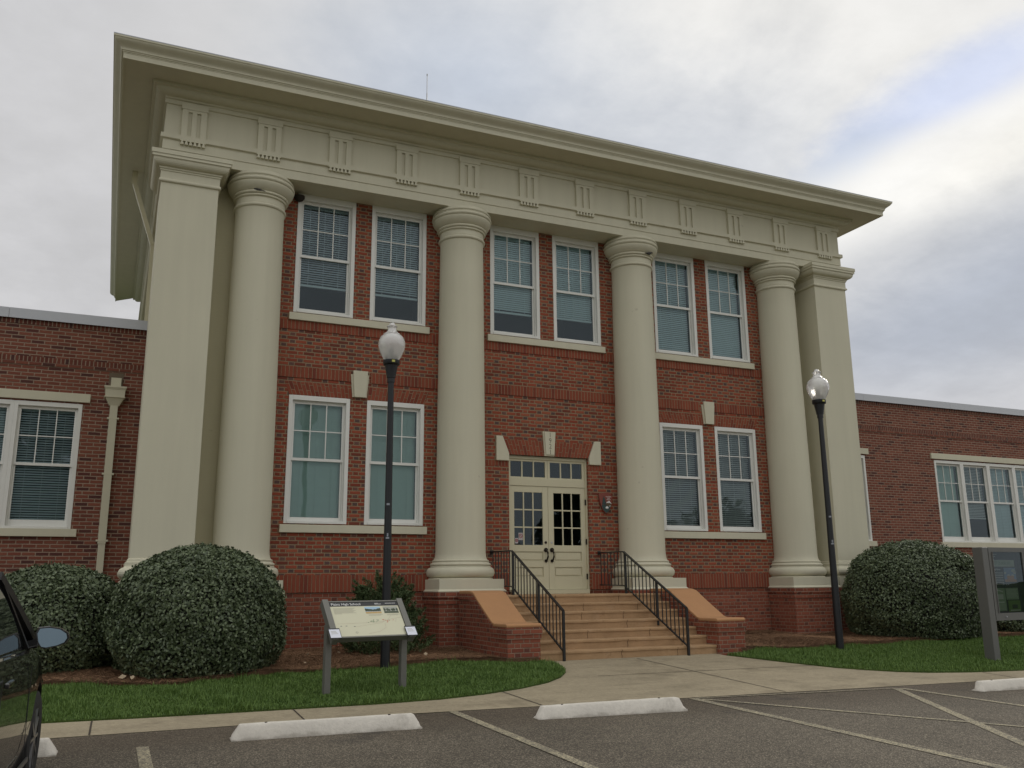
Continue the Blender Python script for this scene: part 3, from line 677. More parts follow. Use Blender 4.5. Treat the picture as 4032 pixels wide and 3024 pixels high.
edge = lambda d: [(-8.118-d, YB-.25+d), (-8.118-d, YZ-d), (8.118+d, YZ-d), (8.118+d, YB-.25+d)]
mb.sweep([(1.008, 10.556), (1.010, 10.572), (.96, 10.584)], edge); mb.build('drip_edge', M['coping'], CORN)
mb = MB(); mb.poly([(-6.2, 1.3, 10.655), (6.2, 1.3, 10.655), (6.2, YB-2, 10.655), (-6.2, YB-2, 10.655)])
mb.sweep([(.97, 10.577), (-2.2, 10.657)], lambda d: edge(d)+[edge(d)[0]]); mb.build('roof', M['roof'], BLD)
# rain pipe from the soffit back to the side wall
mb = MB(); mb.bar((-8.62, 3.3, 10.235), (-8.62, 3.3, 9.93), .11, .09, up=(0, 1, 0)); mb.bar((-8.62, 3.3, 9.97), (-8.14, 3.3, 8.55), .09, .11, up=(0, 1, 0)); mb.bar((-8.12, 3.3, 8.6), (-8.12, 3.3, 6.4), .11, .09, up=(0, 1, 0))
mb.build('downspout', M['cream_wood'], BLD)
# entrance doors
mb = MB(); Y = .10
mb.box(-.95, -.90, Y-.03, .3, .95, 3.768); mb.box(.895, .94, Y-.03, .3, .95, 3.768); mb.box(-.90, .895, Y-.03, .3, 3.70, 3.768); mb.box(-.90, .895, Y-.015, .3, 3.135, 3.30); mb.box(-.90, .895, -.02, .3, .90, .985)
DF = mb.build('door_frame', M['cream_wood'], BLD, bevel=.004)
def lites(mb, x0, x1, z0, z1, nx, nz, y, w=.014, t=.03):
    for k in range(1, nx): xx = x0+(x1-x0)*k/nx; mb.box(xx-w, xx+w, y, y+t, z0, z1)
    for j in range(1, nz):
        zz = z0+(z1-z0)*j/nz
        for k in range(nx): mb.box(x0+(x1-x0)*k/nx+(w if k else 0), x0+(x1-x0)*(k+1)/nx-(w if k < nx-1 else 0), y+.002, y+t, zz-w, zz+w)
for sx in (-1, 1):
    a, b = (-.90, -.003) if sx < 0 else (.003, .895)
    # transom light
    mb = MB(); ga, gb = (a+.03, b-.055) if sx < 0 else (a+.055, b-.06)
    mb.box(a, ga, Y, Y+.05, 3.30, 3.70); mb.box(gb, b, Y, Y+.05, 3.30, 3.70); mb.box(ga, gb, Y, Y+.05, 3.30, 3.325); mb.box(ga, gb, Y, Y+.05, 3.655, 3.70); lites(mb, ga, gb, 3.325, 3.655, 3, 1, Y+.005)
    tw = mb.build('transom_window', M['cream_wood'], BLD); mb = MB(); mb.poly([(ga, Y+.02, 3.325), (gb, Y+.02, 3.325), (gb, Y+.02, 3.655), (ga, Y+.02, 3.655)]); mb.build('pane', M['glass'], tw, recalc=False)
    # leaf
    mb = MB(); ga, gb = (-.79, -.13) if sx < 0 else (.13, .785); y0, y1 = Y, Y+.045
    mb.box(a, ga, y0, y1, .99, 3.13); mb.box(gb, b, y0, y1, .99, 3.13); mb.box(ga, gb, y0, y1, 3.0, 3.13); mb.box(ga, gb, y0, y1, 1.765, 1.90); mb.box(ga, gb, y0, y1, 1.445, 1.57); mb.box(ga, gb, y0, y1, .99, 1.25)
    for z0, z1 in ((1.57, 1.765), (1.25, 1.445)):
        mb.box(ga, gb, y0+.025, y1, z0, z1); mb.box(ga+.03, gb-.03, y0+.008, y0+.026, z0+.03, z1-.03)
    lites(mb, ga, gb, 1.90, 3.0, 3, 3, Y+.006)
    dr = mb.build('door', M['cream_wood'], BLD, bevel=.003)
    mb = MB(); mb.poly([(ga, Y+.022, 1.9), (gb, Y+.022, 1.9), (gb, Y+.022, 3.0), (ga, Y+.022, 3.0)]); mb.build('pane', M['glass'], dr, recalc=False)
    hx = sx*.07; mb = MB()
    mb.tube([(hx, Y+.005, 1.80), (hx, Y-.045, 1.79), (hx+.01, Y-.075, 1.74), (hx+.015, Y-.07, 1.66), (hx+.005, Y-.04, 1.585), (hx, Y+.0, 1.575)], [.02, .022, .018, .018, .016, .016], 8)
    for z, r in ((1.80, .046), (1.575, .034)): mb.tube([(hx, Y+.003, z), (hx, Y-.018, z)], r, 14)
    mb.build('handle', M['bronze'], dr, smooth=40)
    mb = MB(); mb.tube([(hx, Y+.003, 1.955), (hx, Y-.012, 1.955)], .028 if sx < 0 else .02, 14); mb.build('lock', M['bronze'] if sx < 0 else M['coping'], dr, smooth=40)
    if sx > 0:
        for z in (1.25, 1.98, 2.82): mb = MB(); mb.box(.885, .905, Y-.04, Y-.005, z-.06, z+.06); mb.build('hinge', M['bronze'], dr)
    else:
        for x, z, w, h in ((-.64, 2.075, .10, .15), (-.735, 1.985, .07, .11)):
            mb = MB(); mb.box(x-w/2, x+w/2, Y+.014, Y+.019, z-h/2, z+h/2); st = mb.build('door_sticker', simple('pale_sticker', (.45, .42, .42), .5), dr)
            r = w*.38; pts = [(x+r*math.cos(q), Y+.012, z+r*math.sin(q)+h*.08) for q in np.linspace(0, 2*math.pi, 17)]
            st.data.materials.append(simple('red_ring', (.35, .06, .06), .5))
            mb = MB(); mb.tube(pts, .006, 5); mb.tube([pts[6], pts[14]], .005, 5)
            nd = mb.build('ring_mark', st.data.materials[1], dr)

# ------------------------------------------------------------------ entrance steps
ST = thing('entrance_steps', 'seven tan concrete steps between two brick cheek walls below the double door', 'steps')
zt = [-.007, .147, .298, .450, .600, .748, .90]
for k, z in enumerate(zt):
    mb = MB(); y0 = -3.1+.29*k; zb = -.5 if k == 0 else zt[k-1]-.05
    y1 = y0+.36 if k < 6 else -.0
    N = 24; x0, x1 = -1.8, 1.8
    jit = [rng.normal(0, .004) for _ in range(N+1)]; jz = [rng.normal(0, .0025) for _ in range(N+1)]
    for i in range(N):
        a, b = x0+(x1-x0)*i/N, x0+(x1-x0)*(i+1)/N
        f = lambda j, dz=0, dy=0: (x0+(x1-x0)*j/N, y0+jit[j]+dy, z+jz[j]+dz)
        e = .013
        lp = .042; mb.poly([(a, y0+.018, zb), (b, y0+.018, zb), (b, y0+.018, z-lp), (a, y0+.018, z-lp)]); mb.poly([(a, y0+.018, z-lp), (b, y0+.018, z-lp), f(i+1, -lp, .002), f(i, -lp, .002)]); mb.poly([f(i, -lp, .002), f(i+1, -lp, .002), f(i+1, -e), f(i, -e)]); mb.poly([f(i, -e), f(i+1, -e), f(i+1, -e*.3, e*.3), f(i, -e*.3, e*.3)]); mb.poly([f(i, -e*.3, e*.3), f(i+1, -e*.3, e*.3), f(i+1, 0, e), f(i, 0, e)]); mb.poly([f(i, 0, e), f(i+1, 0, e), (b, y1, z), (a, y1, z)])
    sp_ = mb.build('step' if k < 6 else 'landing', M['steps'], ST, smooth=50)
    for cxk in [(-.2, .95), (.1, 1.25), (-.55, .75), (.45,), (.55, -.35), (-.15, 1.05), (-.6, .8)][k]:
        mb = MB(); p0 = z; zz = [p0+.014, p0-.03, p0-.075, p0-.12, p0-.155]; off = [0, .006, -.003, .008, .004]
        zz = [p0-.012, p0-.04, p0-.08, p0-.12, p0-.155]
        for i in range(4):
            yk = y0-.0075 if i == 0 else y0+.0145; mb.poly([(cxk+off[i]-.004, yk, zz[i]), (cxk+off[i]+.005, yk, zz[i]), (cxk+off[i+1]+.005, yk, zz[i+1]), (cxk+off[i+1]-.004, yk, zz[i+1])])
        mb.build('crack', M['crack'], sp_)
for sx in (-1, 1):
    a, b = sorted((sx*1.80, sx*2.395))
    top = [(-3.17, .40), (-2.62, .40), (-2.38, .52), (-1.95, .755), (-1.68, .915), (-1.55, .94), (-.9, .94)]
    mb = MB(); mb.prism([(-3.17, -.5)]+top+[(-.9, -.5)], 'x', a, b); cw = mb.build('cheek_wall', M['plinth_brick'], ST)
    mb = MB()
    mb.prism([(-3.20, .29), (-3.20, .40), (-2.64, .40), (-2.40, .515), (-1.97, .75), (-1.70, .91), (-1.55, .935), (-.95, .935), (-.95, .84), (-1.5, .835), (-1.64, .80), (-1.9, .645), (-2.36, .40), (-2.58, .29)], 'x', a-.03, b+.03)
    mb.prism([(-3.185, .215), (-3.185, .29), (-2.58, .29), (-2.55, .29), (-1.9, .64), (-1.9, .57), (-2.5, .215)], 'x', a-.016, b+.016)
    mb.build('corbel_course', M['plinth_brick'], cw)
    mb = MB(); cp = [(-3.185, .40), (-3.19, .445), (-3.15, .463), (-2.66, .458), (-2.56, .478), (-2.40, .562), (-1.96, .80), (-1.70, .955), (-1.58, .985), (-1.45, .992), (-.97, .992), (-.97, .93), (-1.55, .93), (-1.70, .905), (-1.97, .745), (-2.40, .51), (-2.64, .40)]
    mb.prism(cp, 'x', a-.022, b+.022); mb.build('coping', M['cap'], cw, bevel=.016)
# handrails
for sx, hx in (('left', -1.36), ('right', 1.135)):
    H = thing('handrail', f'black metal handrail on the {sx} side of the entrance steps', 'handrail', group='handrails on the entrance steps')
    tp = [(hx, -.04, 1.745), (hx, -1.0, 1.735)]+[(hx, -1.04, 1.73), (hx, -3.165, .655)]
    mb = MB(); 
    for p, q in zip(tp[:-1], tp[1:]): mb.bar(p, q, .045, .025)
    mb.build('top_rail', M['black_metal'], H)
    bp = [(hx, -.04, 1.075), (hx, -1.0, 1.06), (hx, -1.04, 1.055), (hx, -3.165, -.015)]
    mb = MB()
    for p, q in zip(bp[:-1], bp[1:]): mb.bar(p, q, .028, .022)
    mb.build('bottom_rail', M['black_metal'], H)
    for y, z0 in ((-1.09, .89), (-2.21, .32), (-3.165, -.2)):
        zt_ = 1.73 if y > -1.04 else 1.73+(y+1.04)*(1.73-.655)/2.125
        mb = MB(); mb.box(hx-.02, hx+.02, y-.02, y+.02, z0, zt_); mb.build('post', M['black_metal'], H)
    ys = [-.10-.14*i for i in range(7)]+[-1.20-.131*i for i in range(15)]
    for y in ys:
        if min(abs(y+1.09), abs(y+2.21), abs(y+3.165)) < .05: continue
        f = 0 if y > -1.04 else (y+1.04)*(1.73-.655)/2.125
        mb = MB(); mb.box(hx-.0075, hx+.0075, y-.0075, y+.0075, 1.06+f, 1.728+f); mb.build('baluster', M['black_metal'], H)
    mb = MB(); mb.box(hx-.03, hx+.03, -.055, -.02, 1.70, 1.78); mb.build('wall_bracket', M['black_metal'], H)

# ------------------------------------------------------------------ low wings
WY = 2.5
def wing(side, x0, x1, groups, label):
    Wg = thing('school_wing', label, 'building', group='low brick wings of the school')
    holes = [(g0, g1, 2.22, 4.71) for g0, g1, n, sp in groups]
    mb = MB(); wall_grid(mb, x0, x1, -.6, 6.36, WY, holes, .3); mb.build('wall', M['wing_brick'], Wg, weld=False)
    mb = MB(); mb.poly([(x0, 12, -.6), (x1, 12, -.6), (x1, 12, 6.36), (x0, 12, 6.36)])
    for xx in (x0, x1): mb.poly([(xx, WY, -.6), (xx, 12, -.6), (xx, 12, 6.36), (xx, WY, 6.36)])
    mb.build('rear_wall', M['wing_brick'], Wg)
    mb = MB(); vband(mb, x0, x1, 6.255, 6.352, WY-.018, .015); mb.box(x0, x1, WY-.03, WY+.0, 6.352, 6.372); mb.build('rowlock_course', M['rowlock'], Wg)
    mb = MB(); vband(mb, x0, x1, 5.495, 5.60, WY-.018, .015); mb.build('rowlock_course', M['rowlock'], Wg)
    mb = MB()
    mb.box(x0, x1, WY-.016, WY+.0, 5.43, 5.494); mb.build('corbel_course', M['wing_brick'], Wg)
    mb = MB(); n = 10
    for i in range(n):
        a, b = x0+(x1-x0)*i/n, x0+(x1-x0)*(i+1)/n-.006; mb.box(a, b, WY-.075, WY+.35, 6.36, 6.55); mb.box(a, b, WY-.085, WY-.075, 6.345, 6.375)
    mb.build('coping', M['coping'], Wg)
    mb = MB(); mb.poly([(x0, WY+.3, 6.30), (x1, WY+.3, 6.30), (x1, 12, 6.30), (x0, 12, 6.30)]); mb.build('roof', M['roof'], Wg)
    mb = MB(); mb.poly([(x0+.1, 5.2, .8), (x1-.1, 5.2, .8), (x1-.1, 5.2, 5.2), (x0+.1, 5.2, 5.2)]); mb.poly([(x0+.1, WY+.3, 5.2), (x1-.1, WY+.3, 5.2), (x1-.1, 5.2, 5.2), (x0+.1, 5.2, 5.2)]); mb.poly([(x0+.1, WY+.3, .8), (x1-.1, WY+.3, .8), (x1-.1, 5.2, .8), (x0+.1, 5.2, .8)]); mb.build('room', M['dark_room'], Wg)
    for g0, g1, n, sp in groups:
        mb = MB(); mb.box(g0-.13, g1+.13, WY-.05, WY+.1, 4.735, 4.91); mb.build('lintel', M['cream'], Wg, bevel=.006)
        mb = MB(); mb.box(g0-.10, g1+.11, WY-.07, WY+.1, 2.075, 2.222); mb.build('sill', M['cream'], Wg, bevel=.006)
        w = (g1-g0)/n
        for k in range(n): window(Wg, g0+k*w, g0+(k+1)*w, 2.225, 4.70, WY, sp[k % len(sp)], cas=.07, head=.085, rails=(2.40, 3.47))
    return Wg
LWn = wing('left', -34, -8.062, [(-9.19-4*1.2, -9.19, 4, [('blind_blue', 1, 40), ('blind_blue', 1, 40), ('blind_blue', 1, 50), ('blind_blue', 1, 38)])], 'low dark red brick wing with a rain pipe left of the columns')
wing('right', 8.062, 44, [(9.25, 11.55, 2, [('blind_teal', 1, 70)]), (14.35, 14.35+4*1.165, 4, [('blind_green', 1, 84), ('blind_grey', .74, 45), ('blind_teal', 1, 60), ('blind_teal', 1, 58)]), (21.5, 26.2, 4, [('blind_teal', 1, 65)])], 'low dark red brick wing with a row of windows right of the columns')
# rain head and pipe on the left wing
mb = MB(); y1 = WY; hx = -8.615
def frus(mb, a, b): mb.ring([[(hx-a[0], y1, a[2]), (hx-a[0], y1-a[1], a[2]), (hx+a[0], y1-a[1], a[2]), (hx+a[0], y1, a[2])], [(hx-b[0], y1, b[2]), (hx-b[0], y1-b[1], b[2]), (hx+b[0], y1-b[1], b[2]), (hx+b[0], y1, b[2])]], cap=True)
mb.box(hx-.095, hx+.095, y1-.10, y1, 5.06, 5.28)
frus(mb, (.21, .22, 5.055), (.21, .22, 5.085)); frus(mb, (.185, .20, 5.02), (.20, .215, 5.055)); frus(mb, (.18, .19, 4.875), (.185, .195, 5.02)); frus(mb, (.195, .205, 4.855), (.195, .205, 4.875))
frus(mb, (.09, .11, 4.70), (.17, .18, 4.855))
rh = mb.build('rain_head', M['cream'], LWn)
mb = MB(); mb.box(hx-.072, hx+.072, y1-.12, y1-.02, 1.95, 4.70); mb.box(hx-.06, hx+.066, y1-.11, y1-.02, -.3, 1.955)
for z in (4.42, 3.3, 1.99): mb.box(hx-.11, hx+.11, y1-.124, y1, z, z+.035)
mb.build('downspout', M['cream'], LWn)
mb = MB(); mb.box(hx-.14, hx+.13, y1-.012, y1, 5.09, 5.40); mb.build('mortar_patch', simple('mortar_patch', (.15, .115, .08), .95), LWn)

# ------------------------------------------------------------------ street lamps
def lamp_mat():
    mt, t, bs = new_mat('frosted_globe'); ge = t.node('ShaderNodeTexCoord').outputs['Object']
    bs.inputs['Base Color'].default_value = (.96, .95, .93, 1); bs.inputs['Transmission Weight'].default_value = .50; bs.inputs['Roughness'].default_value = .22; bs.inputs['IOR'].default_value = 1.35; bs.inputs['Coat Weight'].default_value = 1.0; bs.inputs['Coat Roughness'].default_value = .12
    vo = t.node('ShaderNodeTexVoronoi'); t.l.new(ge, vo.inputs['Vector']); vo.inputs['Scale'].default_value = 55
    t.l.new(t.bump(t.m('ADD', vo.outputs['Distance'], t.noise(ge, 30, 3)), .22, .015), bs.inputs['Normal'])
    return mt
M['globe'] = lamp_mat()
def make_lamp(label):
    L = thing('street_lamp', label, 'street lamp', group='acorn lamps either side of the entrance walk')
    mb = MB(); mb.lathe([(.073, -.05), (.073, .3), (.064, 1.4), (.056, 2.6), (.047, 4.50)], seg=24); pole = mb.build('pole', M['lamp_black'], L, smooth=40)
    mb = MB(); mb.lathe([(.060, 4.46), (.060, 4.53), (.072, 4.535), (.075, 4.57), (.105, 4.74), (.128, 4.75), (.135, 4.76), (.135, 4.825), (.12, 4.83)], seg=28); mb.build('lamp_holder', M['lamp_black'], L, smooth=35)
    mb = MB(); mb.lathe([(.118, 4.825), (.150, 4.88), (.195, 4.97), (.218, 5.05), (.222, 5.10), (.212, 5.16), (.185, 5.22), (.150, 5.252), (.132, 5.262)], seg=40, cap=False); mb.build('globe', M['globe'], L, smooth=60)
    mb = MB(); mb.lathe([(.130, 5.258), (.136, 5.262), (.136, 5.274), (.118, 5.285), (.09, 5.31), (.072, 5.34), (.068, 5.365), (.075, 5.385), (.088, 5.40), (.086, 5.408), (.060, 5.412), (.056, 5.43), (.045, 5.455), (.02, 5.470), (0, 5.474)], seg=36); mb.build('finial', M['globe'], L, smooth=50)
    mb = MB(); mb.lathe([(.085, 4.83), (.085, 4.90), (.07, 4.905), (.07, 4.925), (.03, 4.93), (.03, 5.02), (.02, 5.05), (0, 5.055)], seg=20); mb.build('bulb_socket', simple('grey_socket', (.12, .12, .12), .5), L, smooth=40)
    for z, w, h, dyy in ((2.47, .045, .03, 0), (1.95, .05, .025, 0), (1.985, .02, .05, .001)):
        r = .073-(z-.3)*.0065+.003; mb = MB(); mb.box(-.02-w/2, -.02+w/2, -r-.002-dyy, -r+.02, z, z+h); mb.build('sticker', simple('grey_sticker', (.30, .32, .36), .5), pole)
    mb = MB(); mb.box(-.03, .02, -.139, -.13, 4.775, 4.81); mb.build('sticker', simple('yellow_sticker', (.55, .52, .12), .5), L)
    return L
def copy_tree(o, parent=None):
    c = o.copy(); COL.objects.link(c)
    if parent:
        c.parent = parent; c.matrix_parent_inverse = o.matrix_parent_inverse.copy()
    for ch in [q for q in o.children]: copy_tree(ch, c)
    return c
L1 = make_lamp('black lamp post with white acorn globe left of the entrance steps, by the tilted sign')
L1.location = (-4.50, -3.33, -.14)
L2 = copy_tree(L1); L2['label'] = 'black lamp post with white acorn globe right of the entrance steps, beside a round bush'; L2.location = (4.41, -3.42, -.145)

# ------------------------------------------------------------------ tilted information sign
S = thing('information_sign', 'low tilted cream information sign on two grey posts in the lawn', 'sign', (-5.33, -5.35, -.245), R(7.5))
TL = R(46); ztop, zbot = 1.115, .715; Dp = .40
def slope_M(x=0): # local frame of the tilted panel: u right, v up the slope, w out of the face
    ct, s_ = math.cos(TL), math.sin(TL)
    return Matrix(((1, 0, 0, x), (0, ct, -s_, -.02), (0, s_, ct, .915), (0, 0, 0, 1)))
PM = slope_M()
for sx in (-1, 1):
    x = sx*.52; mb = MB(); mb.box(x-.04, x+.04, -.02, .07, -.05, .86); pp = mb.build('post', M['brown_metal'], S, bevel=.006)
    mb = MB(); mb.box(x-.04, x+.04, -.33, .33, -.075, .035, M=PM); mb.build('arm', M['brown_metal'], S, bevel=.006)
    mb = MB(); mb.box(x-.075, x+.075, -.325, -.165, .036, .042, M=PM); cd = mb.build('notice_card', M['ink'], S)
    mb = MB(); mb.box(x-.068, x+.068, -.318, -.185, .042, .045, M=PM); mb.build('card_face', M['paper'], cd)
    mb = MB()
    for k in range(3): mb.box(x-.05, x+.02+.01*k, -.22-.02*k, -.214-.02*k, .0452, .0458, M=PM)
    mb.build('small_print', M['faint'], cd)
mb = MB(); mb.box(-.48, .48, -.29, .30, -.03, .012, M=PM); mb.box(-.48, .48, .285, .305, .012, .024, M=PM); mb.box(-.48, .48, -.305, -.285, -.06, .022, M=PM); mb.build('frame', M['brown_metal'], S)
mb = MB(); mb.box(-.475, .475, -.282, .282, .013, .017, M=PM); pn = mb.build('panel', M['panel'], S)
mb = MB(); mb.box(-.475, .475, .215, .282, .0175, .0185, M=PM); mb.build('title_band', M['ink'], pn)
def ptext(body, size, u, v, mat, w=.0192, sx=1.0):
    o = text('lettering', body, size, (0, 0, 0), (0, 0, 0), mat, pn, .0003, 'LEFT')
    o.matrix_local = PM @ Matrix.Translation((u, v, w)) @ Matrix.Diagonal((sx, 1, 1, 1)); return o
ptext('Plains High School', .055, -.455, .248, M['text_white'], sx=1.0)
mb = MB()
for u, v, w in ((.15, .258, .05), (.15, .244, .09), (.30, .256, .09), (.395, .256, .05)): mb.box(u, u+w, v-.003, v+.003, .0187, .0192, M=PM)
mb.build('small_print', M['text_white'], pn)
mb = MB()
for k in range(8): mb.box(-.44, -.44+(.30 if k < 7 else .12)-.02*(k % 3), .182-.0135*k, .187-.0135*k, .0176, .0182, M=PM)
for u0, w in ((.02, .20), (.275, .19)):
    for k in range(2): mb.box(u0, u0+w-.03*k, .062-.012*k, .066-.012*k, .0176, .0182, M=PM)
mb.build('small_print', M['faint'], pn)
PICS = [simple('print_sky', (.35, .52, .66), .4, var=.1), simple('print_trees', (.05, .07, .035), .4, var=.4, scale=60), simple('print_ochre', (.50, .34, .14), .4, var=.2, scale=40), simple('print_grey', (.34, .35, .30), .4, var=.25, scale=50)]
for u0, u1, kind in ((-.01, .21, 0), (.25, .455, 1)):
    mb = MB(); v0, v1 = .085, .20; hh = v1-v0
    mb.box(u0, u1, v0+hh*.28, v1, .0176, .0184, mi=0 if kind == 0 else 3, M=PM); mb.box(u0, u1, v0, v0+hh*.28, .0176, .0184, mi=2 if kind == 0 else 1, M=PM)
    for k in range(9):
        f = k/8; hgt = hh*(.22+.4*abs(f-.5)+.12*random.random()); cu = u0+(u1-u0)*(.06+.88*f)
        if kind == 1 and k % 3 == 1: continue
        pts = [PM @ Vector((cu+.018*math.cos(q)*(1+.3*random.random()), v0+hh*.3+hgt*.5+hgt*.5*math.sin(q), .0187)) for q in np.linspace(0, 2*math.pi, 9)[:-1]]
        pts = [PM @ Vector((min(u1, max(u0, (PM.inverted() @ p).x)), min(v1, (PM.inverted() @ p).y), .0187)) for p in pts]
        mb.poly(pts, mi=1)
    mb.build('picture', PICS, pn)
# faint map lines, little drawn town
mb = MB()
def mline(pts, w, mi):
    for p, q in zip(pts[:-1], pts[1:]):
        d = (Vector(q)-Vector(p)); n = Vector((-d.y, d.x)).normalized()*w/2
        mb.poly([PM @ Vector((p[0]+s*n.x, p[1]+s*n.y, .0181)) if j == 0 else PM @ Vector((q[0]+s*n.x, q[1]+s*n.y, .0181)) for s, j in ((1, 0), (1, 1), (-1, 1), (-1, 0))], mi=mi)
mline([(-.44, -.075), (-.1, -.07), (.16, -.06), (.30, -.02), (.46, .01)], .004, 0); mline([(-.20, -.13), (.0, -.10), (.18, -.075)], .003, 0); mline([(.21, -.08), (.20, -.16), (.10, -.22), (-.06, -.25)], .004, 0); mline([(.26, -.03), (.33, .05), (.40, .09)], .003, 0)
for k in range(26):
    cu, cv = .06+rng.normal(0, .035), -.045+rng.normal(0, .012); mi = 1
    if k > 12: cu, cv, mi = .26+rng.normal(0, .045), -.045+rng.normal(0, .014), 2 if k % 3 else 0
    r = .008; mb.poly([PM @ Vector((cu-r, cv-r*.6, .0184)), PM @ Vector((cu+r, cv-r*.6, .0184)), PM @ Vector((cu+r*.6, cv+r*.6, .0184)), PM @ Vector((cu-r*.7, cv+r*.5, .0184))], mi=mi)
for cu, cv in ((-.40, -.115), (-.33, -.115), (-.22, -.125)):
    mb.poly([PM @ Vector((cu+a, cv+b, .0184)) for a, b in ((-.012, -.005), (.012, -.005), (.010, .006), (-.009, .006))], mi=3)
rr = [(-.215+.015*math.cos(q), -.225+.012*math.sin(q)) for q in np.linspace(0, 2*math.pi, 13)]; mline(rr, .004, 3)
mb.build('printed_map', [simple('map_road', (.52, .45, .33), .4), simple('map_green', (.16, .24, .13), .4), simple('map_red', (.55, .15, .08), .4), simple('map_grey', (.22, .22, .18), .4)], pn)

# ------------------------------------------------------------------ upright notice case on the right
NB = thing('notice_board', 'tall grey upright notice case with printed posters on the right lawn', 'notice board', (6.08, -5.37, -.315), R(4))
PT = 2.0
for x in (0, 1.30): mb = MB(); mb.box(x-.08, x+.08, -.10, .10, -.05, PT); mb.build('post', M['grey_metal'], NB, bevel=.008)
mb = MB(); mb.box(.08, 1.22, -.08, .08, 1.92, 2.0); mb.box(.08, 1.22, -.08, .08, .70, .83); mb.box(.08, .20, -.08, .08, .83, 1.92); mb.box(1.10, 1.22, -.08, .08, .83, 1.92)
mb.box(.20, .22, -.095, -.08, .83, 1.92); mb.box(.10, .12, -.095, -.08, .72, 1.98); mb.build('case_frame', M['grey_metal'], NB)
mb = MB(); mb.box(.20, 1.10, .03, .07, .83, 1.92); bk = mb.build('back_panel', simple('slate_panel', (.020, .024, .026), .5), NB)
mb = MB(); mb.poly([(.20, -.06, .83), (1.10, -.06, .83), (1.10, -.06, 1.92), (.20, -.06, 1.92)]); mb.build('glass_door', M['case_glass'], NB, recalc=False)
mb = MB(); mb.tube([(.40, -.10, .765), (.40, -.075, .765)], .012, 10); mb.build('lock', M['coping'], NB)
NM = [simple('sign_green', (.30, .34, .26), .5, var=.05), simple('sign_blue', (.16, .23, .36), .5, var=.15, scale=9), simple('sign_orange', (.42, .20, .09), .5, var=.2, scale=20), simple('sign_sage', (.20, .27, .17), .5, var=.15, scale=14), simple('sign_pale', (.40, .42, .36), .5, var=.1), simple('sign_leaf', (.10, .17, .04), .5, var=.3, scale=25), simple('sign_dark', (.03, .033, .024), .5)]
yp = .028
def prect(name, x0, x1, z0, z1, mat, dy=0): mb = MB(); mb.box(x0, x1, yp-.004-dy, yp-dy, z0, z1); return mb.build(name, mat, bk)
b1 = prect('poster', .235, .985, 1.655, 1.775, NM[0]); text('lettering', 'ABOUT OURSELVES', .083, (.25, yp-.0055, 1.715), (R(90), 0, 0), simple('sign_letters', (.10, .17, .085), .5), bk, .0004, sx=.86)
text('lettering', 'Plains High School', .05, (.27, yp-.002, 1.605), (R(90), 0, 0), M['text_white'], bk, .0004, sx=.78)
mb = MB()
for k in range(8): mb.box(.26+.02*(k % 2)+(.1 if k == 7 else 0), .62, yp-.004, yp, 1.548-.031*k, 1.560-.031*k)
for k in range(3): mb.box(.215, .50-.05*k, yp-.004, yp, 1.875-.04*k, 1.885-.04*k)
mb.build('small_print', M['text_grey'], bk)
mb = MB(); mb.box(.655, 1.0, yp-.004, yp, 1.29, 1.635, mi=1); mb.box(.655, 1.0, yp-.006, yp-.004, 1.29, 1.38, mi=6); mb.box(.66, .995, yp-.006, yp-.004, 1.38, 1.425, mi=2); mb.box(.73, .93, yp-.006, yp-.004, 1.425, 1.49, mi=2)
for cx, cz, r in ((.93, 1.58, .045), (.97, 1.55, .04), (.68, 1.54, .03), (.78, 1.50, .03), (.90, 1.49, .035)): mb.poly([(max(.656, min(.999, cx+r*1.3*math.cos(q))), yp-.005, min(1.634, cz+r*.7*math.sin(q))) for q in np.linspace(0, 2*math.pi, 11)[:-1]], mi=4)
mb.build('picture', NM, bk)
mb = MB(); mb.box(.225, .615, yp-.004, yp, .86, 1.27, mi=3); mb.box(.635, 1.0, yp-.004, yp, 1.06, 1.27, mi=3); mb.box(.67, 1.02, yp-.004, yp, .845, 1.045, mi=5)
mb.box(.26, .32, yp-.006, yp-.004, 1.05, 1.18, mi=2); mb.box(.34, .55, yp-.006, yp-.004, 1.07, 1.16, mi=4); mb.prism([(.28, 1.25), (.55, 1.19), (.55, 1.215), (.28, 1.275)], 'y', yp-.006, yp-.004, mi=4); mb.box(.38, .56, yp-.006, yp-.004, 1.0, 1.03, mi=4)
mb.box(.78, .93, yp-.006, yp-.004, .90, .97, mi=6); mb.box(.72, 1.0, yp-.006, yp-.004, .862, .876, mi=4)
for k in range(7): mb.box(.66, .98-.02*(k % 3), yp-.006, yp-.004, 1.10+.022*k, 1.107+.022*k, mi=4)
for k in range(5): mb.box(.27, .58, yp-.006, yp-.004, .885+.022*k, .891+.022*k, mi=4)
mb.build('poster', NM, bk)

# ------------------------------------------------------------------ arrowhead plaque beside the door
PLM = [simple('plaque_red', (.20, .045, .028), .5), simple('plaque_dark_green', (.022, .048, .045), .5), simple('plaque_white', (.72, .72, .70), .5), simple('plaque_brown', (.09, .062, .032), .5)]
PQ = tag(bpy.data.objects.new('arrowhead_plaque', None), 'red and green arrowhead shaped plaque with white lettering beside the door', 'plaque'); COL.objects.link(PQ); PQ.location = (1.33, 0, 2.58)
outl = [(0, 0), (.045, .03), (.095, .10), (.135, .19), (.16, .28), (.168, .36), (.16, .40), (.135, .405), (.13, .44), (.09, .465), (.03, .468), (-.03, .462), (-.08, .448), (-.13, .432), (-.155, .445), (-.17, .40), (-.165, .33), (-.15, .25), (-.12, .16), (-.075, .07), (-.035, .022)]
outl = [(a*1.0, b*.985) for a, b in outl]
mb = MB(); mb.prism(outl, 'y', -.062, -.02); body = mb.build('board', PLM[0], PQ, bevel=.008)
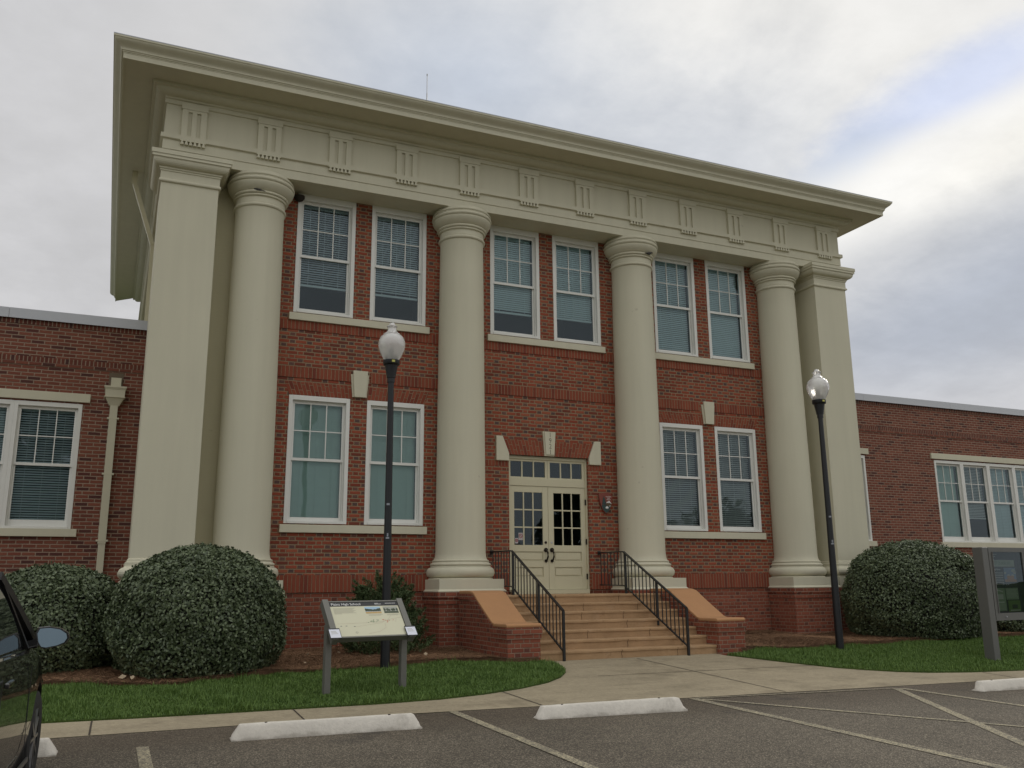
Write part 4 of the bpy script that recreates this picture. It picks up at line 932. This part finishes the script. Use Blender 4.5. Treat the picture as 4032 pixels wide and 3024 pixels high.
mb = MB(); mb.box(-.05, .05, -.021, .01, .2, .3); mb.build('mount', M['bronze'], PQ)
def pl(name, pts, mi, y=-.064): mb = MB(); mb.prism(pts, 'y', y-.002, y+.002); return mb.build(name, PLM[mi], body)
pl('green_field', [(0, .012), (.045, .042), (.09, .11), (.118, .18), (.02, .2), (-.05, .19), (-.11, .18), (-.115, .165), (-.07, .075), (-.03, .03)], 1)
pl('tree_emblem', [(-.055, .385), (-.045, .34), (-.035, .345), (-.03, .30), (-.02, .30), (-.018, .25), (-.005, .24), (-.012, .20), (-.10, .19), (-.095, .24), (-.085, .24), (-.09, .29), (-.075, .29), (-.078, .335), (-.065, .34)], 1, -.0665)
pl('hill_emblem', [(.0, .165), (.11, .17), (.135, .21), (.05, .245), (.0, .22)], 3, -.0665)
pl('mountain_emblem', [(.005, .225), (.01, .25), (.03, .262), (.045, .252), (.068, .285), (.085, .27), (.105, .245), (.135, .215), (.11, .218), (.085, .24), (.07, .225), (.06, .245), (.045, .225), (.03, .238)], 2, -.0685)
pl('lake_emblem', [(.068, .158), (.105, .165), (.112, .175), (.075, .170)], 2, -.0685)
pl('bison_emblem', [(-.02, .125), (-.012, .148), (.01, .158), (.035, .155), (.052, .135), (.054, .105), (.046, .12), (.034, .108), (.02, .112), (.01, .100), (.0, .115), (-.015, .112)], 2, -.0685)
for i, (w_, sz) in enumerate((('NATIONAL', .030), ('PARK', .030), ('SERVICE', .030))): text('lettering', w_, sz, (.065, -.0635, .365-.030*i), (R(90), 0, 0), PLM[2], body, .001, 'CENTER', .92)

# ------------------------------------------------------------------ wheel stops
def stop(x0, x1, label):
    o0 = thing('wheel_stop', label, 'wheel stop', ((x0+x1)/2, -7.83, G((x0+x1)/2, -7.83)), -.02 if x1 > -5 else -.03, 'white concrete wheel stops')
    L = (x1-x0)/2; mb = MB(); secs = []
    pr = [(-.095, -.02), (-.092, .01), (-.062, .115), (-.045, .135), (.045, .135), (.062, .115), (.092, .01), (.095, -.02)]
    def sec(x, k): return [(x, a*(1 if b < .02 else k), b*k if b > .02 else b) for a, b in pr]
    def end(s): return [sec(s*L, .02), ] 
    xs = [(-L, .12), (-L+.012, .35), (-L+.075, .97), (-L+.09, 1.0)]+[(-L+.09+(2*L-.18)*i/14, 1+rng.normal(0, .006)) for i in range(1, 14)]+[(L-.09, 1.0), (L-.075, .97), (L-.012, .35), (L, .12)]
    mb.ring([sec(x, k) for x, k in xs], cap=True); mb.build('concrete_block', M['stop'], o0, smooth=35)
    mb = MB()
    for s in (-1, 1): mb.lathe([(.013, .13), (.013, .143), (.0, .1435)], s*(L-.32), 0, 10)
    mb.build('anchor_pin', M['bronze'], o0)
    return o0
stop(-10.58, -8.74, 'white concrete wheel stop mostly hidden by the black car'); stop(-7.28, -5.43, 'white concrete wheel stop in front of the tilted information sign')
stop(-4.10, -2.22, 'white concrete wheel stop straight in front of the steps'); stop(2.63, 4.50, 'white concrete wheel stop cut by the right edge of the photo')

# ------------------------------------------------------------------ black car
def paint():
    mt, t, bs = new_mat('black_car_paint'); bs.inputs['Base Color'].default_value = (.006, .0065, .008, 1); bs.inputs['Roughness'].default_value = .32; bs.inputs['Coat Weight'].default_value = 1.0; bs.inputs['Coat Roughness'].default_value = .02
    ge = t.node('ShaderNodeTexCoord').outputs['Object']; t.l.new(t.bump(t.noise(ge, 2.5, 2), .04, .02), bs.inputs['Coat Normal']); return mt
M['car'] = paint(); M['pillar'] = simple('black_trim', (.006, .006, .007), .5); M['tyre'] = simple('tyre_rubber', (.018, .018, .018), .8); M['alloy'] = simple('alloy', (.35, .35, .36), .3, metal=.9)
CAR = thing('parked_car', 'black car at the left edge facing the school, only its side and mirror in view', 'car', (-9.885, -10.45, -.345), R(-3.0))
KZ = 1.07
def car_sec(y, w, zb, belt, deck, crown):
    half = [(0, zb), (w*.82, zb), (w*.955, zb+.05), (w*.99, zb+.20), (w*1.0, .52*KZ), (w*1.0, .66*KZ), (w*.99, belt-.13), (w*.975, belt-.03), (w*.945, belt), (w*.80, (belt+deck)/2+.01), (w*.45, deck+crown*.7), (0, deck+crown)]
    return [(x, y, z) for x, z in half]+[(-x, y, z) for x, z in half[-2:0:-1]]
W_ = .955
cs = [(-2.42, .70, .42, .80, .84, .02), (-2.38, .80, .33, .86, .90, .03), (-2.15, .90, .24, .95, 1.0, .03), (-1.6, W_, .20, 1.0, 1.05, .03), (-.8, W_, .18, 1.0, 1.02, .03), (0, W_, .18, .985, 1.0, .03), (.7, W_, .18, .965, .99, .04), (1.1, W_*.995, .19, .95, .97, .05), (1.6, W_*.985, .21, .88, .92, .05), (1.95, W_*.955, .24, .80, .85, .05), (2.2, W_*.88, .28, .72, .76, .05), (2.36, W_*.74, .36, .64, .66, .04), (2.42, W_*.6, .42, .58, .60, .02)]
mb = MB(); mb.ring([car_sec(y, w, zb*KZ, b*KZ, d*KZ, c) for y, w, zb, b, d, c in cs], cap=True)
body = mb.build('body', M['car'], CAR, smooth=30)
# cut the wheel arches
cutters = []
for wy in (-1.42, 1.43):
    for sx in (-1, 1):
        bm = bmesh.new(); bmesh.ops.create_cone(bm, cap_ends=True, segments=40, radius1=.395, radius2=.395, depth=.5, matrix=Matrix.Translation((sx*.86, wy, .345)) @ Matrix.Rotation(R(90), 4, 'Y'))
        me = bpy.data.meshes.new('cut'); bm.to_mesh(me); bm.free(); co = bpy.data.objects.new('cut', me); COL.objects.link(co); co.parent = CAR; cutters.append(co)
        md = body.modifiers.new('arch', 'BOOLEAN'); md.operation = 'DIFFERENCE'; md.object = co; md.solver = 'EXACT'
bpy.context.view_layer.update(); dg = bpy.context.evaluated_depsgraph_get(); ev = bpy.data.meshes.new_from_object(body.evaluated_get(dg))
body.modifiers.clear(); body.data = ev
for c_ in cutters: bpy.data.objects.remove(c_, do_unlink=True)
body.data.set_sharp_from_angle(angle=R(30))
# cabin
def cab(z):
    f = (z-.98*KZ)/(.47*KZ)
    w = .915-.10*f-.05*f*f
    yf = 1.10-1.12*f+.10*f*f; yr = -1.95+.75*f
    return w, yf, yr
lev = [.96*KZ, 1.10*KZ, 1.22*KZ, 1.34*KZ, 1.42*KZ]
def cabloop(z, off=0):
    w, yf, yr = cab(z); w += off
    return [(w, yr+.25, z), (w, -.6, z), (w, .2, z), (w*.985, yf-.14, z), (w*.88, yf-.02, z), (w*.4, yf+.06, z), (-w*.4, yf+.06, z), (-w*.88, yf-.02, z), (-w*.985, yf-.14, z), (-w, .2, z), (-w, -.6, z), (-w, yr+.25, z), (-w*.8, yr, z), (w*.8, yr, z)]
mb = MB(); secs = [cabloop(z) for z in lev]; top = cabloop(1.42*KZ); secs.append([(x*.93, y*.96-.02, 1.455*KZ) for x, y, z in top]); secs.append([(x*.7, y*.8-.05, 1.475*KZ) for x, y, z in top])
mb.ring(secs, cap=True); mb.build('roof', M['car'], CAR, smooth=35)
for sx in (-1, 1):
    mb = MB(); z0, z1 = .995*KZ, 1.385*KZ
    def side(y, z): w, yf, yr = cab(z); return (sx*(w+.006), y, z)
    for ya0, yb0, ya1, yb1 in ((-.52, .56, -.50, .02), (-1.52, -.62, -1.02, -.60)):
        N = 4
        for i in range(N):
            za, zb_ = z0+(z1-z0)*i/N, z0+(z1-z0)*(i+1)/N; fa, fb = i/N, (i+1)/N
            mb.poly([side(ya0+(ya1-ya0)*fa, za), side(yb0+(yb1-yb0)*fa, za), side(yb0+(yb1-yb0)*fb, zb_), side(ya0+(ya1-ya0)*fb, zb_)])
    mb.build('side_window', simple('dark_car_glass', (.008, .01, .011), .03, spec=.8), CAR, smooth=30)
    mb = MB(); mb.bar((sx*.915, -1.6, 1.0*KZ), (sx*.915, -.2, .99*KZ), .012, .014); mb.bar((sx*.915, -.2, .99*KZ), (sx*.90, .78, .965*KZ), .012, .014); mb.build('window_trim', simple('dark_chrome', (.06, .06, .065), .25, metal=.8), CAR)
    mb = MB(); pz = [.975*KZ, 1.10*KZ, 1.22*KZ, 1.34*KZ, 1.42*KZ]; pp_ = [(sx*(cab(z)[0]-.004), cab(z)[1]-.10, z) for z in pz]
    for p, q in zip(pp_[:-1], pp_[1:]): mb.bar(p, q, .055, .07, up=(1, 0, 0))
    mb.bar((sx*(cab(pz[0])[0]+.002), .56, pz[0]), (sx*(cab(pz[-1])[0]+.002), .04, pz[-1]), .02, .05, up=(1, 0, 0)); mb.build('pillar', M['pillar'], CAR, smooth=40)
    # door mirror
    mb = MB(); cx_, cy_, cz_ = sx*1.065, .80, 1.03*KZ
    loops = []
    sh = lambda k, y: [(cx_+sx*k*a, y, cz_+k*b) for a, b in ((-.115, .035), (-.10, .072), (-.03, .078), (.05, .062), (.098, .03), (.108, -.005), (.09, -.038), (.04, -.06), (-.04, -.075), (-.075, -.068), (-.10, -.03))]
    mb.ring([sh(.97, cy_-.042), sh(1.0, cy_-.036), sh(1.0, cy_), sh(.85, cy_+.07), sh(.4, cy_+.11)], cap=True); mm_ = mb.build('mirror', M['car'], CAR, smooth=40)
    mb = MB(); mb.poly([(px_, cy_-.066+(pz_-cz_)*.30, pz_) for px_, py_, pz_ in sh(.86, cy_-.06)]); mb.build('mirror_glass', simple('mirror_glass', (.12, .16, .19), .04, metal=1.0), mm_)
    mb = MB(); mb.bar((sx*.90, cy_+.02, .985*KZ), (sx*1.02, cy_+.02, 1.02*KZ), .09, .05); mb.build('mirror_arm', M['car'], mm_)
    for yh in (-.42, -1.42): mb = MB(); mb.bar((sx*.975, yh-.1, .84*KZ), (sx*.975, yh+.1, .845*KZ), .03, .03); mb.build('door_handle', M['car'], CAR, bevel=.008)
    for yy in (-.55, .72): mb = MB(); mb.bar((sx*.957, yy, .30*KZ), (sx*.957, yy, .86*KZ), .003, .012, up=(0, 1, 0)); mb.build('door_gap', M['tyre'], CAR)
    mb = MB(); mb.bar((sx*.958, -.95, .255*KZ), (sx*.958, .95, .255*KZ), .012, .03); mb.build('sill_trim', M['alloy'], CAR)
    # lights
    mb = MB(); mb.box(sx*.66-.14, sx*.66+.14, 2.20, 2.33, .60, .70); mb.build('headlight', simple('headlight_glass', (.6, .62, .65), .08), CAR, bevel=.03)
    mb = MB(); mb.box(sx*.72-.12, sx*.72+.12, -2.42, -2.32, .78, .90); mb.build('tail_light', simple('red_lens', (.25, .01, .01), .1), CAR, bevel=.02)
    for wy in (-1.42, 1.43):
        wm = MB(); tyre = [(.215, -.10), (.30, -.112), (.335, -.095), (.345, -.06), (.345, .06), (.335, .095), (.30, .112), (.215, .10)]
        secs = [[(sx*.84+a_, wy+r*math.cos(q), .345+r*math.sin(q)) for r, a_ in tyre] for q in np.linspace(0, 2*math.pi, 41)]
        wm.ring(secs); wl = wm.build('wheel', M['tyre'], CAR, smooth=40)
        rm = MB(); xo = sx*(.84*1+.0)+sx*.085
        for k in range(10):
            q = 2*math.pi*k/10; rm.bar((xo, wy, .345), (xo, wy+.215*math.cos(q), .345+.215*math.sin(q)), .02, .035, up=(1, 0, 0))
        rm.ring([[(xo+dx_, wy+r*math.cos(q), .345+r*math.sin(q)) for r, dx_ in ((.205, 0), (.222, .01*sx), (.222, -.15*sx), (.2, -.15*sx))] for q in np.linspace(0, 2*math.pi, 33)])
        rm.build('rim', M['alloy'], wl)

# ------------------------------------------------------------------ foliage
def leaf_mat(name, c0, c1, rough=.45, spec=.5):
    mt, t, bs = new_mat(name); g = t.node('ShaderNodeNewGeometry'); r = g.outputs['Random Per Island']
    n = t.noise(g.outputs['Position'], 2.2, 3, .6)
    f = t.m('ADD', t.m('MULTIPLY', r, .65), t.m('MULTIPLY', n, .45), clamp=True)
    t.l.new(t.mix(f, c0, c1), bs.inputs['Base Color']); bs.inputs['Roughness'].default_value = rough; bs.inputs['Specular IOR Level'].default_value = spec
    return mt
M['leaf'] = leaf_mat('bush_leaf', (.013, .030, .010), (.165, .205, .105), .42, .45)
M['core_and_twig'] = simple('bush_core_and_twigs', (.014, .014, .009), .95, var=.3, scale=20)
M['juniper'] = leaf_mat('shrub_sprig', (.030, .055, .018), (.11, .155, .06), .6, .3)
M['tree_leaf'] = leaf_mat('tree_leaf', (.012, .024, .010), (.045, .07, .025), .6, .3)
M['bark'] = simple('bark', (.06, .045, .032), .95, var=.3, scale=15, bump=.8, bscale=30)
def leaves(pos, nrm, L, Wd, jit=.7, r=rng):
    n = len(pos); nrm = nrm+r.normal(0, jit, (n, 3)); nrm /= np.linalg.norm(nrm, axis=1)[:, None]
    a = r.normal(0, 1, (n, 3)); a -= (a*nrm).sum(1)[:, None]*nrm; a /= np.linalg.norm(a, axis=1)[:, None]; b = np.cross(nrm, a)
    l = (L*(r.uniform(.6, 1.25, n)))[:, None]; w = (Wd*r.uniform(.7, 1.2, n))[:, None]
    fold = nrm*l*.10
    V = np.stack([pos-a*l/2, pos-b*w/2-a*l*.02+fold, pos+a*l/2, pos+b*w/2-a*l*.02+fold], 1).reshape(-1, 3)
    Q = np.arange(n*4).reshape(-1, 4)
    return V, Q
TT = np.array([0, .06, .2, .42, .62, .78, .90, .97, 1.0]); RR = np.array([.80, .88, .97, 1.0, .955, .82, .58, .32, .04])
def bush(label, cx, cy, rx, ry, h, n, clip=None, lump=.030, group='round clipped bushes'):
    zb = G(cx, cy)+.03; Bs = thing('round_bush', label, 'bush', (cx, cy, zb), group=group)
    t = np.interp(rng.uniform(0, 1, n), [0, .80, 1], [0.0, .80, 1.0]); th = rng.uniform(0, 2*np.pi, n)
    # more samples on the broad dome top
    extra = rng.uniform(0, 1, n) < .25; t = np.where(extra, 1-rng.uniform(0, .30, n)**1.0*.9, t)
    # for the dome top sample radius uniformly over area
    rad = np.interp(t, TT, RR)
    capm = extra; ra = np.sqrt(rng.uniform(0, 1, n)); rad = np.where(capm, ra*.86, rad); t = np.where(capm, np.interp(rad, RR[::-1][:5], TT[::-1][:5]), t)
    bumpy = 1+lump*(np.sin(5*th+9*t)+np.sin(11*th-7*t+1)*.6+np.sin(3*th+14*t))
    dep = 1-np.abs(rng.normal(0, .042, n))+rng.normal(0, .010, n); k = bumpy*dep
    x = rx*rad*np.cos(th)*k; y = ry*rad*np.sin(th)*k; z = h*t*(1+(dep-1)*.8)+rng.normal(0, .012, n)
    dr = np.interp(t+.02, TT, RR)-np.interp(t-.02, TT, RR)
    nz = np.clip(-dr/.04*rx/h, -.5, 4); N = np.stack([np.cos(th), np.sin(th), nz], 1); N /= np.linalg.norm(N, axis=1)[:, None]
    pos = np.stack([x, y, np.maximum(z, .02)], 1)
    if clip is not None:
        keep = ~clip(pos[:, 0]+cx, pos[:, 1]+cy); pos, N = pos[keep], N[keep]
    V, Q = leaves(pos, N, .057, .034, .62); raw('foliage', V, Q, M['leaf'], Bs)
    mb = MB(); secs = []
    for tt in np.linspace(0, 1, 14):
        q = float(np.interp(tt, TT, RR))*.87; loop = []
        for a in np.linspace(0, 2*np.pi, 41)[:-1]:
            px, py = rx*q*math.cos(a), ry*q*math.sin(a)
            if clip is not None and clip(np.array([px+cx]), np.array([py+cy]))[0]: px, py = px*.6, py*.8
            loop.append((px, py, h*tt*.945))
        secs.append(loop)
    mb.ring(secs, cap=True); mb.build('inner_core', M['core_and_twig'], Bs, smooth=60)  # solid core added inside the leaves, green-black so the gaps look dark
    # a few new shoots above the clipped line
    for k in range(6):
        sh = MB()
        a = rng.uniform(0, 2*np.pi); rr = rng.uniform(0, .8); b0 = Vector((rx*rr*math.cos(a), ry*rr*math.sin(a), h*float(np.interp(rr, RR[::-1][:6], TT[::-1][:6]))-.03))
        sh.tube([b0, b0+Vector((rng.normal(0, .03), rng.normal(0, .03), rng.uniform(.06, .16)))], .003, 4)
        sh.build('shoot', M['core_and_twig'], Bs)
    return Bs
pierclip = lambda X, Y: (Y > -.80) & (np.abs(X) < 8.4) & (np.abs(X) > 5.6)
bush('tall round clipped bush between the tilted sign and the car, before the left pier', -7.17, -2.66, 1.25, 1.20, 1.83, 52000)
bush('lower round clipped bush behind the car, left of the tall bush', -9.18, -1.75, 1.12, 1.0, 1.53, 34000)
bush('wide round clipped bush right of the right lamp post', 8.12, -1.98, 1.76, 1.34, 2.08, 52000, pierclip)
bush('small round bush seen behind the notice case', 11.3, -1.6, 1.35, 1.2, 1.2, 20000)
# loose evergreen shrub behind the left lamp
SH = thing('evergreen_shrub', 'loose feathery evergreen shrub behind the left lamp post and tilted sign', 'shrub', (-4.02, -1.55, -.10))
P_, N_ = [], []
for k in range(230):
    a = rng.uniform(0, 2*np.pi); t_ = rng.uniform(0, 1)**1.15; rr = (.66*(1-.55*t_**1.6))*rng.uniform(.55, 1.05); c0 = np.array([rr*np.cos(a), rr*np.sin(a)*.9, .06+1.08*t_*rng.uniform(.85, 1.1)])
    d = np.array([np.cos(a)*.8, np.sin(a)*.8, .75])+rng.normal(0, .25, 3); d /= np.linalg.norm(d); m_ = 130
    s_ = rng.uniform(0, .30, m_); P_.append(c0+d*s_[:, None]+rng.normal(0, .045, (m_, 3))*(1-s_/.36)[:, None]); N_.append(np.tile(d, (m_, 1)))
P_ = np.concatenate(P_); N_ = np.concatenate(N_); P_[:, 2] = np.maximum(P_[:, 2], .02); V, Q = leaves(P_, N_, .055, .016, 1.2); raw('foliage', V, Q, M['juniper'], SH)
mb = MB()
for k in range(14):
    a = k*2*math.pi/14; mb.tube([(0, 0, -.05), (.25*math.cos(a), .25*math.sin(a), .45), (.4*math.cos(a), .4*math.sin(a), .85)], [.02, .012, .004], 5)
mb.build('stems', M['bark'], SH)
# trees across the lot, mirrored in the glass
def tree(x, y, h, r, n, label):
    T = thing('broadleaf_tree', label, 'tree', (x, y, -.8), group='trees across the parking lot')
    mb = MB(); mb.tube([(0, 0, -.2), (.1, 0, h*.25), (.0, .1, h*.5), (.1, 0, h*.8)], [.32, .24, .16, .05], 8)
    for k in range(7):
        a = k*.9; mb.tube([(0, .05, h*(.3+.05*k)), (r*.6*math.cos(a), r*.6*math.sin(a), h*(.5+.05*k))], [.12, .03], 6)
    mb.build('trunk', M['bark'], T)
    P, N = [], []
    for k in range(34):
        a = rng.uniform(0, 2*np.pi); rr = r*rng.uniform(.1, .85); zz = h*rng.uniform(.30, .90); rr *= 1.25-abs(zz/h-.5)*1.3
        c = np.array([rr*np.cos(a), rr*np.sin(a), zz]); cr = r*rng.uniform(.22, .40); m_ = n//34; d = rng.normal(0, 1, (m_, 3)); d /= np.linalg.norm(d, axis=1)[:, None]
        P.append(c+d*cr*rng.uniform(.6, 1.1, m_)[:, None]*np.array([1, 1, .75])); N.append(d)
    V, Q = leaves(np.concatenate(P), np.concatenate(N), .34, .20, .8); raw('crown', V, Q, M['tree_leaf'], T)
tree(24.4, -44, 9.6, 2.9, 14000, 'broad tree across the lot mirrored in the right door leaf'); tree(32, -47, 8.2, 3.4, 8000, 'tree across the lot mirrored beside the door edge')
tree(-13, -46, 16.5, 5.5, 34000, 'tall tree across the lot mirrored in the left wing window'); tree(39, -46, 8.5, 3.6, 8000, 'tree across the lot mirrored low in the right ground floor windows'); tree(47, -47, 7.6, 3.2, 7000, 'smaller tree mirrored in the last ground floor window'); tree(22.5, -54, 5.6, 2.8, 6000, 'tree across the lot mirrored low in the left door leaf')

# grass blades
def inpoly(x, y, poly):
    c = np.zeros(len(x), bool); j = len(poly)-1
    for i in range(len(poly)):
        xi, yi = poly[i]; xj, yj = poly[j]
        cond = ((yi > y) != (yj > y)) & (x < (xj-xi)*(y-yi)/((yj-yi) if yj != yi else 1e-9)+xi); c ^= cond; j = i
    return c
def blades(name, poly, bb, n, hgt, wid, mat, lab=None, flat=False, dz=.02, fall=None):
    x = rng.uniform(bb[0], bb[1], n); y = rng.uniform(bb[2], bb[3], n); k = inpoly(x, y, poly); x, y = x[k], y[k]
    if fall is not None: k = fall(x, y); x, y = x[k], y[k]
    n = len(x); z = Gv(x, y)+dz
    if flat: z = Gv(x, y)+.012+.06+.03*np.sin(2.1*x+y)*np.cos(1.3*y-.7*x)+rng.uniform(0, .018, n)
    a = rng.uniform(0, 2*np.pi, n)
    clump = .75+.5*np.sin(x*3.1+np.sin(y*4.3))*np.sin(y*3.7)+.25*np.sin(9*x+4*y)
    h = hgt*rng.uniform(.55, 1.15, n)*(np.clip(clump, .5, 1.3) if not flat else 1); tall = rng.uniform(0, 1, n) < .03
    if not flat: h = np.where(tall, h*2.0, h)
    dirx, diry = np.cos(a), np.sin(a); p0 = np.stack([x, y, z], 1); sd = np.stack([-diry, dirx, 0*x], 1)*wid/2
    lean = rng.uniform(.15, .8, n) if not flat else rng.uniform(6, 20, n)
    d = np.stack([dirx*lean, diry*lean, np.ones(n)], 1); d /= np.linalg.norm(d, axis=1)[:, None]
    tip = p0+d*h[:, None]
    V = np.stack([p0-sd, p0+sd, tip+sd*.3, tip-sd*.3], 1).reshape(-1, 3)
    o = raw(name, V, np.arange(n*4).reshape(-1, 4), mat); o['kind'] = 'stuff'
    if lab: o['label'] = lab
    return o
M['blade'] = leaf_mat('grass_blade', (.038, .09, .014), (.16, .25, .055), .55, .3)
M['straw'] = leaf_mat('pine_straw', (.12, .066, .036), (.48, .285, .165), .8, .2)
blades('grass', lawnL, (-10.5, -1.6, -6.3, -2.7), 150000, .055, .009, M['blade'], 'short green grass on the left lawn')
blades('grass', lawnR, (1.7, 14, -6.45, -2.7), 150000, .055, .010, M['blade'], 'short green grass on the right lawn')
pm = list(reversed(LB))+[(-1.85, -.2), (-1.85, .3), (-8.1, .3), (-8.1, 2.6), (-30, 2.6)]; pm2 = RB[::-1]+[(40, 2.6), (8.1, 2.6), (8.1, .3), (1.85, .3), (1.85, -3.0)]
clear = lambda x, y: ~((np.abs(x) < 2.45) & (y > -3.25)) & ~((np.abs(np.abs(x)-2.1) < .75) & (y > -1.0)) & ~((np.abs(x) > 5.5) & (np.abs(x) < 8.3) & (y > -.95)) & (y < 0.02+2.4*(np.abs(x) > 8.1))
blades('pine_straw', pm, (-10.5, -1.8, -4, 1.5), 70000, .17, .010, M['straw'], 'brown pine straw over the left bed', True, fall=clear); blades('pine_straw', pm2, (1.8, 12, -3.3, 1.5), 60000, .17, .011, M['straw'], 'brown pine straw over the right bed', True, fall=clear)
# pale dead leaves lying on the straw
xs = rng.uniform(-9, -3, 26); ys = np.where(xs > -6.2, rng.uniform(-3.1, -1.2, 26), -3.55+rng.normal(0, .08, 26)); ok = inpoly(xs, ys, pm); pos = np.stack([xs[ok], ys[ok], Gv(xs[ok], ys[ok])+.115], 1)
V, Q = leaves(pos, np.tile([0, 0, 1.], (len(pos), 1)), .09, .06, .4); o = raw('fallen_leaves', V, Q, simple('dead_leaf', (.42, .33, .22), .8)); o['kind'] = 'stuff'; o['label'] = 'pale dead leaves lying on the left bed'

# ------------------------------------------------------------------ small things on the building
AN = thing('roof_antenna', 'thin whip antenna standing on the roof', 'antenna', (-2.20, 2.0, 10.62))
mb = MB(); mb.tube([(0, 0, 0), (0, 0, 2.35)], .016, 6); mb.build('mast', M['coping'], AN); mb = MB(); mb.tube([(0, 0, 2.35), (0, 0, 2.85)], .010, 6); mb.lathe([(.012, 2.83), (.02, 2.86), (.012, 2.89), (0, 2.895)], seg=8); mb.build('whip', M['coping'], AN)
M['feather'] = simple('dark_feather', (.035, .032, .028), .8, var=.25, scale=40)
def bird(label, loc, rz):
    b = thing('small_bird', label, 'bird', loc, rz, 'small birds perched on the column capitals')
    mb = MB(); secs = []
    prof = [(-.20, .004, .030), (-.12, .014, .042), (-.06, .034, .052), (.0, .042, .064), (.05, .036, .085), (.085, .026, .108), (.11, .026, .122), (.135, .020, .125), (.155, .007, .120), (.178, .001, .114)]
    for x, r, z in prof: secs.append([(x*.8, r*.8*math.cos(q), z*.8+r*.9*math.sin(q)) for q in np.linspace(0, 2*math.pi, 13)[:-1]])
    mb.ring(secs, cap=True); mb.build('body', M['feather'], b, smooth=60)
    mb = MB()
    for s in (-1, 1): mb.tube([(0, s*.012, .03), (.005, s*.014, 0)], .003, 5)
    mb.build('legs', M['bronze'], b)
bird('small dark bird perched on the leftmost column capital', (-6.45, -.70, 8.425), R(160)); bird('small dark bird perched on the third column capital', (2.30, -.71, 8.425), R(20))
NS = thing('bird_nest', 'dark mud nest under the beam beside the leftmost column', 'nest', (-5.54, -.06, 8.70))
mb = MB(); mb.lathe([(.02, -.04), (.07, -.02), (.105, .03), (.11, .07), (.09, .075), (.06, .05), (0, .045)], seg=14); mb.build('nest_cup', simple('mud', (.035, .028, .022), .95, var=.4, scale=30, bump=1.0, bscale=40), NS, smooth=50)
